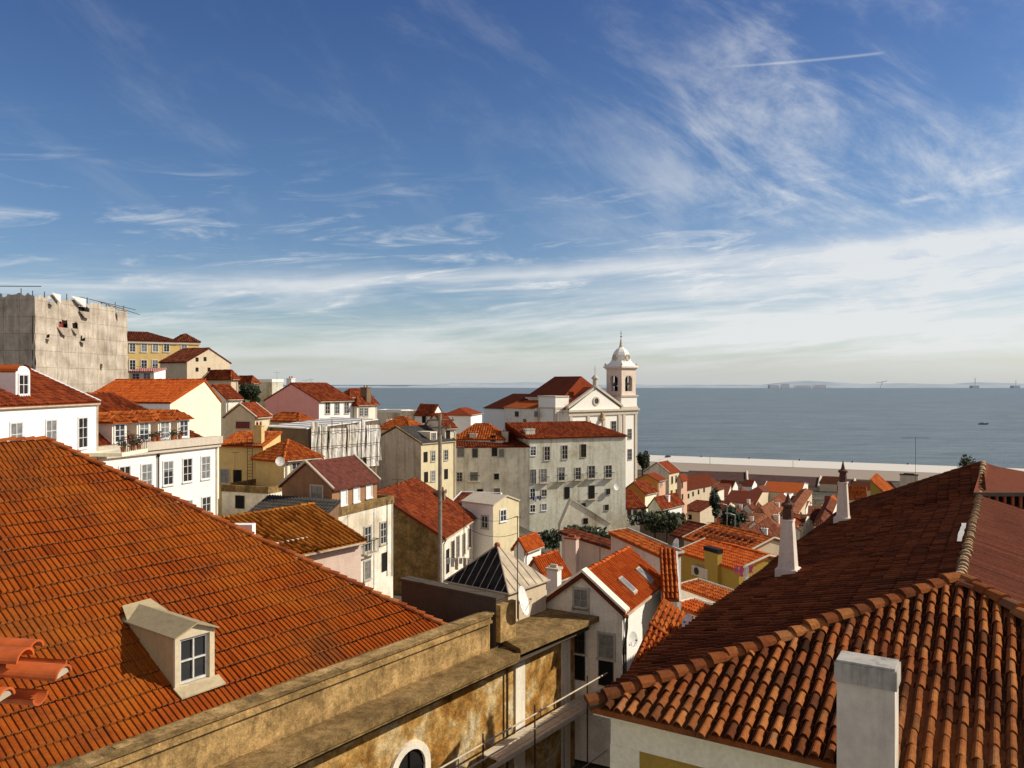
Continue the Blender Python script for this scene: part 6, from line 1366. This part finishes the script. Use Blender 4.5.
rows = [
 ('red_hip_house', 'red hip roof at the right end of the long shed', 846, 481, 390, 20, 812, 852, 492, 'hip', 4, 'beige', 't_red', {}),
 ('long_orange_house', 'long orange roof with white gable end in front of the shed', 801, 490, 320, 25, 762, 808, 500, 'gr', 2.6, 'oldwhite', 't_orange', {'verge': 'whitepaint', 'wmL': 'beige'}),
 ('grey_house', 'grey green house with small red roof and one window right of the long orange roof', 808, 497.5, 290, 12, 806, 825, 509, 'hip', 2.2, 'greygreen', 't_red', {'wr': [(815, 502, 1.4, 1.8, 'd')]}),
 ('red_roof_house', 'red roofed house near the left end of the shed', 727, 493, 285, 20, 697, 735, 505, 'gr', 2.8, 'oldwhite', 't_red', {'wl': [(708, 499, 1.2, 1.6, 'k')]}),
 ('red_roof_house', 'little bright red roof beside the small white gable', 744, 494, 295, 20, 735, 747, 502, 'gl', 1.8, 'oldwhite', 't_red', {}),
 ('dark_roof_house', 'wide brown roof between dark trees and the orange long roof', 756, 500, 260, 25, 724, 768, 512, 'gr', 2.2, 'beige', 't_brown', {}),
 ('broad_roof_house', 'broad dark red hip roof over a pale wall, centre of the rooftops', 768, 515.5, 235, 30, 748, 789, 525, 'hip', 3.0, 'oldwhite', 't_red', {'chim': [(.2, .6, 1.2, 1.0, 'white')]}),
 ('cube_house', 'pale cube house behind the first tall chimney, with red edge roof', 796, 512, 240, 25, 782, 812, 528, 'hip', 1.4, 'beige', 't_red', {'wl': [(789, 518, 1, 1.4, 'k')], 'wr': [(803, 517, 1, 1.4, 'k')]}),
 ('orange_roof_house', 'orange roof with two bright chimneys left of the broad dark one', 741, 513, 250, 30, 724, 756, 525, 'gl', 2.2, 'oldwhite', 't_red', {'chim': [(.3, .3, 1.0, 1.4, 'white'), (.7, .8, 1, 1.4, 'white')]}),
 ('brown_roof_house', 'large reddish roof with white chimney below the broad dark one', 768, 536, 190, 32, 741, 787, 548, 'gl', 3.2, 'oldwhite', 't_red', {'chim': [(.2, .7, 1.4, 1.6, 'oldwhite')]}),
 ('right_roof_house', 'red lean roof over a cream wall right of the first tall chimney', 800, 531, 185, 15, 793, 822, 541, 'shed_a', 2.2, 'cream', 't_red', {}),
 ('small_roof_house', 'small red pitched roof tucked behind the first tall chimney', 790, 527, 205, 30, 775, 803, 540, 'gl', 1.4, 'beige', 't_red', {}),
 ('front_roof_house', 'front-most reddish roof with a white vent, just above the dark slope', 762, 553, 120, 30, 729, 784, 566, 'gl', 2.6, 'greygreen', 't_red', {'chim': [(.25, .45, .9, .9, 'whitepaint')]}),
 ('front_roof_house', 'red roof with pale ridge left of the first tall chimney base', 772, 548, 135, 40, 757, 790, 560, 'gr', 2.0, 'beige', 't_red', {'verge': 'mortar'}),
 ('yellow_dormer_house', 'yellow house with dormer and orange roof under the second tall chimney', 867, 495, 215, 18, 838, 883, 506, 'gr', 3.2, 'paleyellow', 't_orange', {'wl': [(858, 500, 1.1, 1.6, 'd'), (845, 500, 1.1, 1.6, 'd')]}),
 ('red_hip_house', 'dark red hip roof right of the second tall chimney by the quay', 875, 487, 330, 15, 850, 882, 495, 'hip', 4, 'beige', 't_red', {}),
 ('brick_roof_house', 'brown orange roof rising behind the big dark roof, with a broad chimney', 888, 497, 150, 30, 872, 935, 510, 'shed_a', 3.0, 'ochre', 't_orange', {}),
 ('red_hip_house', 'small red roof farthest right, just over the big dark roof edge', 932, 487, 260, 15, 912, 942, 497, 'hip', 3, 'beige', 't_red', {}),
 ('red_hip_house', 'dark red roof between the yellow dormer house and the broad chimney', 896, 486, 300, 15, 882, 905, 500, 'hip', 3, 'beige', 't_brown', {}),
 ('shop_house', 'tiny cream house with orange roof peering between the two tall chimneys', 828, 505, 262, 30, 818, 838, 516, 'gl', 1.9, 'cream', 't_orange', {}),
 ('grey_roof_house', 'small grey walled house below the cream one, between the tall chimneys', 822, 517, 225, 30, 808, 833, 530, 'gr', 1.6, 'grey', 't_brown', {'wl': [(814, 522, .9, 1.2, 'k')]}),
 ('red_cottage', 'reddish cottage roof in front of the dark trees', 716, 523, 200, 30, 692, 726, 534, 'gl', 1.4, 'oldwhite', 't_brown', {}),
 ('patio_house', 'reddish flat roofed patio house behind the dark bushes', 700, 512, 190, 38, 680, 716, 523, 'shed_b', 1.2, 'beige', 't_brown', {'wl': [(690, 517, .9, 1.2, 'k')]}),
 ('ruined_wall_house', 'dark brown walled yard house above the bushes', 682, 524, 130, 12, 640, [5], 536, 'shed_b', .5, 'stonebrown', 't_brown', {}),
 ('roof_terrace_house', 'brick red roof touching the left shoulder of the broad dark hip roof', 752, 507, 255, 35, 741, 762, 520, 'gl', 2.0, 'oldwhite', 't_red', {'chim': [(.5, .2, .9, 1.2, 'white')]}),
 ('narrow_house', 'narrow white fronted house with red roof right below the orange long roof', 779, 500.5, 280, 28, 769, 787, 512, 'gl', 2.2, 'oldwhite', 't_red', {'wr': [(783, 504, .9, 1.3, 'k')]}),
 ('narrow_house', 'narrow brown roofed house left of the house with one window', 797, 501, 275, 28, 788, 805, 512, 'gr', 1.8, 'beige', 't_brown', {'wl': [(792, 505, .9, 1.3, 'k')]}),
 ('red_gable_house', 'red roof with a cream gable to the right of the pale cube house', 822, 512, 245, 22, 808, 831, 524, 'gr', 2.0, 'cream', 't_red', {}),
 ('corner_house', 'red roofed corner house nearest the shed, left of the orange long roof', 765, 490, 318, 28, 748, 772, 500, 'hip', 2.2, 'beige', 't_red', {}),
 ('corner_house', 'dark roofed house just right of the grey green one', 835, 499, 285, 20, 825, 843, 512, 'gr', 2.2, 'oldwhite', 't_brown', {'wl': [(830, 504, 1, 1.4, 'k')]}),
 ('lean_roof_house', 'shallow red lean-to roof between the reddish roof and the dark trees', 752, 525, 215, 28, 739, 764, 537, 'shed_b', 1.6, 'oldwhite', 't_red', {'chim': [(.4, .4, .8, 1.3, 'white')]}),
 ('lean_roof_house', 'brown red lean-to roof just left of the first tall chimney shaft', 780, 540, 160, 35, 769, 792, 552, 'shed_b', 1.3, 'greygreen', 't_red', {'chim': [(.3, .5, .7, 1.0, 'white')]}),
 ('workshop', 'low brown roofed workshop right of the lamp posts', 748, 545, 145, 35, 731, 762, 556, 'gl', 1.4, 'greygreen', 't_brown', {}),
 ('yard_cottage', 'brown cottage roof under the taller lamp post', 726, 533, 165, 38, 708, 734, 545, 'gl', 1.3, 'stonebrown', 't_brown', {}),
 ('slate_house', 'grey walled house with brown roof left of the orange roof with two chimneys', 726, 506, 250, 30, 712, 735, 518, 'gr', 2.0, 'grey', 't_brown', {'wl': [(718, 511, .9, 1.3, 'k')]}),
 ('pale_house', 'pale house with red roof just behind the long grey yellow building', 716, 487, 255, 35, 705, 724, 498, 'gl', 1.8, 'oldwhite', 't_red', {}),
 ('white_cube_house', 'bright white cube house with flat roof in front of the orange long roof', 788, 494, 300, 30, 780, 793, 504, 'flat', 0, 'white', 'white', {}),
 ('white_cube_house', 'white flat topped house between the narrow white front and the first tall chimney', 786, 507, 258, 30, 777, 793, 518, 'flat', 0, 'white', 'oldwhite', {'wr': [(790, 511, .9, 1.2, 'k')]}),
 ('gabled_house', 'small bright white gable facing the sun above the pale cube house', 806, 505, 268, 30, 796, 812, 514, 'gr', 1.9, 'white', 't_red', {}),
 ('gabled_house', 'white sunlit gable left of the brick red shoulder roof', 739, 504, 270, 32, 731, 746, 514, 'gr', 2.0, 'white', 't_red', {}),
 ('gabled_house', 'white gable at the foot of the two white chimneys', 757, 520, 228, 34, 746, 765, 531, 'gr', 2.0, 'white', 't_red', {}),
 ('terraced_house', 'cream fronted terraced house below the pale cube house', 803, 522, 215, 28, 792, 811, 533, 'gr', 1.8, 'cream', 't_red', {'wr': [(807, 525, .8, 1.2, 'k')]}),
 ('terraced_house', 'reddish terraced roof under the grey walled house by the big dark slope', 826, 523, 200, 25, 814, 836, 534, 'hip', 1.6, 'oldwhite', 't_red', {}),
 ('terraced_house', 'pink walled terraced house left of the large reddish roof', 745, 534, 185, 34, 733, 751, 545, 'gl', 1.5, 'peach', 't_red', {'wr': [(748, 537, .8, 1.2, 'k')]}),
 ('shed_house', 'rusty lean-to against the front-most reddish roof', 742, 549, 128, 34, 731, 753, 560, 'shed_b', .9, 'oldwhite', 't_red', {}),
 ('shed_house', 'tiny lean-to with bright wall beside the front-most reddish roof', 783, 560, 112, 34, 772, 791, 570, 'shed_b', .8, 'white', 't_orange', {}),
 ('river_house', 'yellow fronted house by the shed right of the second pale rib', 846, 492, 300, 20, 838, 852, 502, 'gr', 2.4, 'paleyellow', 't_red', {}),
 ('river_house', 'white walled house in front of the shed, left of the first pale rib', 752, 483, 350, 30, 742, 757, 493, 'gr', 2.6, 'white', 't_brown', {}),
 ('river_house', 'brownish roofed house in front of the shed near its left end', 712, 481, 340, 35, 700, 718, 490, 'gl', 2.6, 'oldwhite', 't_brown', {}),
 ('dark_yard_house', 'dark tiled yard roof left of the vented orange roof', 690, 539, 92, 60, 672, [5], 556, 'gr', 1.2, 'stonebrown', 't_brown', {}),
]
rr7 = random.Random(21)
for (nm, lab, cx, cy, Y, yaw, l_, r_, bs, rf, rs, wm, rm, kw) in rows:
    if Y >= 200: cy += 3.5; bs += 3.5; rs *= .85
    if rm == 't_red' and rr7.random() < .62: rm = rr7.choice(('t_dull', 't_dull', 't_pale'))
    house(nm, lab, cx, cy, Y, yaw, l_, r_, bs, rf, rs, wm, rm, lod=('xlo' if Y < 260 else False), **kw)
free_chimney('broad pale chimney block with dark top, seen against the quay', 909, 489, 148, 3.0, 2.6, 'mortar', 'dark', 1.2)
def pennant(label, px, py, Y, m_): 
    q = P(px, py, Y); t = thing('awning', label, 'awning', q); mb = MB(); rows_ = [[(q.x+2.6*i/5, q.y-.8*j/3, q.z+.7*i/5-.9*j/3+.1*math.sin(i*2)) for i in range(6)] for j in range(4)]; mb.grid(rows_); mb.build('cloth', m_, t)
    mb = MB(); 
    for i in (0, 2.6): mb.tube((q.x+i, q.y-.8, q.z-3.5), (q.x+i, q.y-.8, q.z+.2), .05, .05, 5)
    mb.build('frame', 'steel', t)
pennant('bright yellow and pink cloth awning at the edge of the dark roof', 875, 498, 150, 'paleyellow')
laundry('pink laundry hanging at the right corner of the ochre house', 744, 566, 57, ['cloth_p', 'cloth_p', 'cloth_w', 'cloth_p'])

# trees of the right slope
tree('cypress_clump', 'dark tree hugging the right side of the church tower', 642.5, 476, 200, 8.2, 1.7, 3.7, 'leaf_dark', .5, 1000, .26)
tree('shrub', 'dark green shrub left above the mauve house', 655, 536, 118, 3.6, 4.0, 1.7, 'leaf_dark', .3, 1100, .22)
tree('shrub', 'dark shrub right of the first one, below the white house', 667, 535, 116, 3.2, 3.2, 1.5, 'leaf_olive', .3, 900, .25)
tree('dark_tree', 'round dark tree behind the two lamp posts', 734, 530, 165, 5.2, 3.0, 2.3, 'leaf_dark', .4, 1100, .3)
tree('dark_tree', 'taller dark tree left of the lamp posts', 715, 523, 178, 7.4, 1.3, 3.4, 'leaf_dark', .4, 700, .28)
tree('shrub', 'green bush at the foot of the stained grey gable', 580, 546, 105, 2.8, 2.4, 1.3, 'leaf_olive', .2, 700, .2)
tree('shrub', 'dark bush below the grey gable, right side', 598, 546, 104, 2.4, 2.2, 1.1, 'leaf_dark', .2, 700, .2)
tree('shrub', 'flat dark bush left of the mauve chimney', 553, 549, 90, 2.0, 2.6, .9, 'leaf_dark', .2, 700, .18)
tree('scrub', 'olive scrub on the slope under the lamp posts', 722, 540, 140, 2.2, 4.6, 1.0, 'leaf_olive', .2, 1200, .22, 'shrub')
tree('lone_tree', 'single tree top rising over the ridge of the big dark roof', 968, 500, 75, 4.0, .9, 1.5, 'leaf_olive', .2, 500, .12)
lamp(727, 543, 505, 128, 'taller pale lamp post in front of the round dark tree', None, .11)
lamp(735, 543, 515, 128, 'shorter pale lamp post in front of the round dark tree', None, .11)

# poles, aerials, wires
def pole(label, px, py0, py1, Y, r, name='utility_pole', mat='greywood', arms=(), cat='pole'):
    b_ = P(px, py0, Y); t_ = P(px, py1, Y); t = thing(name, label, cat, b_); mb = MB(); mb.tube(b_-V((0, 0, 2)), t_, r, r*.75, 8); mb.build('pole', mat, t)
    for (dz, w_, rr) in arms:
        mb = MB(); mb.tube(t_+V((-w_/2, 0, -dz)), t_+V((w_/2, 0, -dz)), rr, rr, 6)
        for s_ in (-.45, .45): mb.tube(t_+V((s_*w_, 0, -dz)), t_+V((s_*w_, 0, -dz+.18)), .04, .04, 5)
        mb.build('crossarm', mat, t)
    return t_
T1 = pole('thick grey wooden utility pole in the middle of the picture', 440, 590, 414, 47, .14, arms=((.35, 1.7, .05), (.8, 1.3, .05), (4.6, .8, .03)))
def aerial(label, px, py0, py1, Y, w=.9, n=4):
    b_ = P(px, py0, Y); t_ = P(px, py1, Y); t = thing('aerial_mast', label, 'aerial', b_); mb = MB(); mb.tube(b_-V((0, 0, .6)), t_, .025, .02, 6); mb.build('mast', 'rustiron', t)
    mb = MB(); mb.tube(t_+V((-w/2, 0, -.05)), t_+V((w/2, 0, -.05)), .016, .016, 5)
    for k in range(n): x = -w/2+w*k/(n-1); mb.tube(t_+V((x, -.25, -.05)), t_+V((x, .25, -.05)), .012, .012, 4)
    mb.build('antenna', 'rustiron', t)
    return t_
T2 = aerial('thin mast standing left of the glazed pyramid', 464, 575, 508, 41, .3, 3)
T3 = aerial('thin mast standing right of the pyramid by the dish', 517.5, 606, 516, 37.5, .3, 3)
aerial('tall aerial with wide bar above the big dark roof, over the river', 915.5, 492, 437.5, 100, 3.2, 6)
aerial('mast beside the wooden attic and the red roof', 397.5, 560, 479, 60, .8, 3)
aerial('aerial with crossed rods on the yellow house wall', 235, 470, 452, 77, .7, 4)
aerial('tall aerial on the hilltop left of the pink chimney', 277, 384, 372, 140, 1.2, 4)
aerial('aerial over the pink roof, left one', 306, 388, 380, 135, 1.4, 5)
aerial('aerial over the pink roof, right one', 311, 388, 379, 135, 1.0, 5)
aerial('spindly aerial on the large reddish roof below the broad dark one', 757, 536, 516, 188, 1.6, 4)
aerial('aerial standing among the roofs left of the first tall chimney', 775, 520, 500, 230, 1.8, 4)
aerial('aerial on the roof between the two tall chimneys', 815, 512, 492, 255, 2.0, 4)
aerial('aerial over the pale yellow house near the church', 660, 474, 459, 188, 1.4, 4)
aerial('aerial on the vented orange roof', 712, 545, 522, 72, .9, 4)
aerial('aerial on the roof of the grey green apartment house', 560, 430, 412, 136, 1.3, 4)
aerial('aerial over the mossy hip roof beside the apartment house', 470, 428, 410, 134, 1.1, 4)
aerial('aerial on the dark roof of the grey gable house', 408, 436, 415, 116, 1.0, 4)
aerial('aerial on the long red roof with the rubble end wall', 425, 505, 482, 70, .8, 4)
aerial('aerial on the bright orange roof with two skylights', 600, 562, 538, 43.5, .55, 4)
aerial('aerial on the orange roof behind the four dormers', 140, 384, 366, 84, .9, 4)
dish(598, 533, 111, .5, (.6, -.75, .2), 'white dish on the stained grey gable end', .5)
dish(616, 487, 138.6, .55, (.5, -.85, .2), 'white dish at the right edge of the grey green facade', .5)
aerial('aerial on the grey ruin in front of the big facade', 663, 560, 530, 70, .9, 4)
t = thing('roof_wire', 'sagging black wires strung between the pole and the two thin masts', 'wire', T2)
for (q0, q1) in ((T1+V((.3, 0, -5)), T2-V((0, 0, .3))), (T2-V((0, 0, .2)), T3), (T2-V((0, 0, .9)), T3-V((0, 0, .8)))):
    mb = MB(); mb.path([q0.lerp(q1, k/10)-V((0, 0, .35*4*(k/10)*(1-k/10))) for k in range(11)], .013, 4); mb.build('wire', 'cable', t)

# ================================================================= the ground
def ground():
    ctl = [(x, y, z, 6) for (x, y, z, s) in GROUND]
    ctl += [(-12, 20, -24, 5), (0, 15, -23, 5), (8, 10, -24, 5), (0, 30, -23, 4), (10, 40, -23, 5), (-5, 50, -20, 5), (-30, 30, -15, 6), (-70, 60, -8, 8), (-140, 120, -6, 20), (-300, 300, 0, 40), (60, 40, -28, 10), (60, 120, -36, 10), (60, 200, -42, 10), (30, 160, -33, 8), (150, 200, -48, 20), (-50, 300, -22, 20), (20, 300, -38, 15), (-120, 250, -6, 20), (0, 0, -20, 6), (-40, 0, -18, 6), (40, 0, -26, 6)]
    for u in range(-900, 900, 60):
        q = shore(u, -105, 0); ctl.append((q.x, q.y, SEA+2.2, 20)); q = shore(u, -170, 0); ctl.append((q.x, q.y, SEA+3.5+(12 if u < -150 else 0), 15))
    mb = MB(); xs = [-760+k*12 for k in range(130)]; ys = [-30+k*9 for k in range(84)]
    rows_ = []
    for y in ys:
        row = []
        for x in xs:
            v_ = (V((x, y, 0))-S0).dot(snv)
            if v_ > -100: z = SEA+2.5-(v_+100)*.4 if v_ > -94 else SEA+2.5
            else:
                sw = sz = 0
                for cx, cy, cz, s in ctl:
                    d2 = (x-cx)**2+(y-cy)**2+4; w_ = 1/d2**1.6; sw += w_; sz += w_*cz
                z = sz/sw-2.6
                z = max(z, SEA+2.2)
            row.append((x, y, max(z, SEA-4)))
        rows_.append(row)
    mb.grid(rows_)
    m, nt, b = nt_mat('hillside_earth'); b.inputs['Roughness'].default_value = 1; b.inputs['Specular IOR Level'].default_value = .05
    n1 = noise(nt, coords(nt), .12, 7, .7, .5); r = ramp(nt, [(.35, (.05, .045, .025)), (.5, (.10, .085, .06)), (.65, (.17, .14, .10))]); L(nt, n1, r.inputs[0]); L(nt, r.outputs[0], b.inputs['Base Color'])
    bump(nt, b, noise(nt, coords(nt), 1.5, 6, .7), .8, .2)
    o = mb.build('ground', m, None, True); o['kind'] = 'structure'
ground()
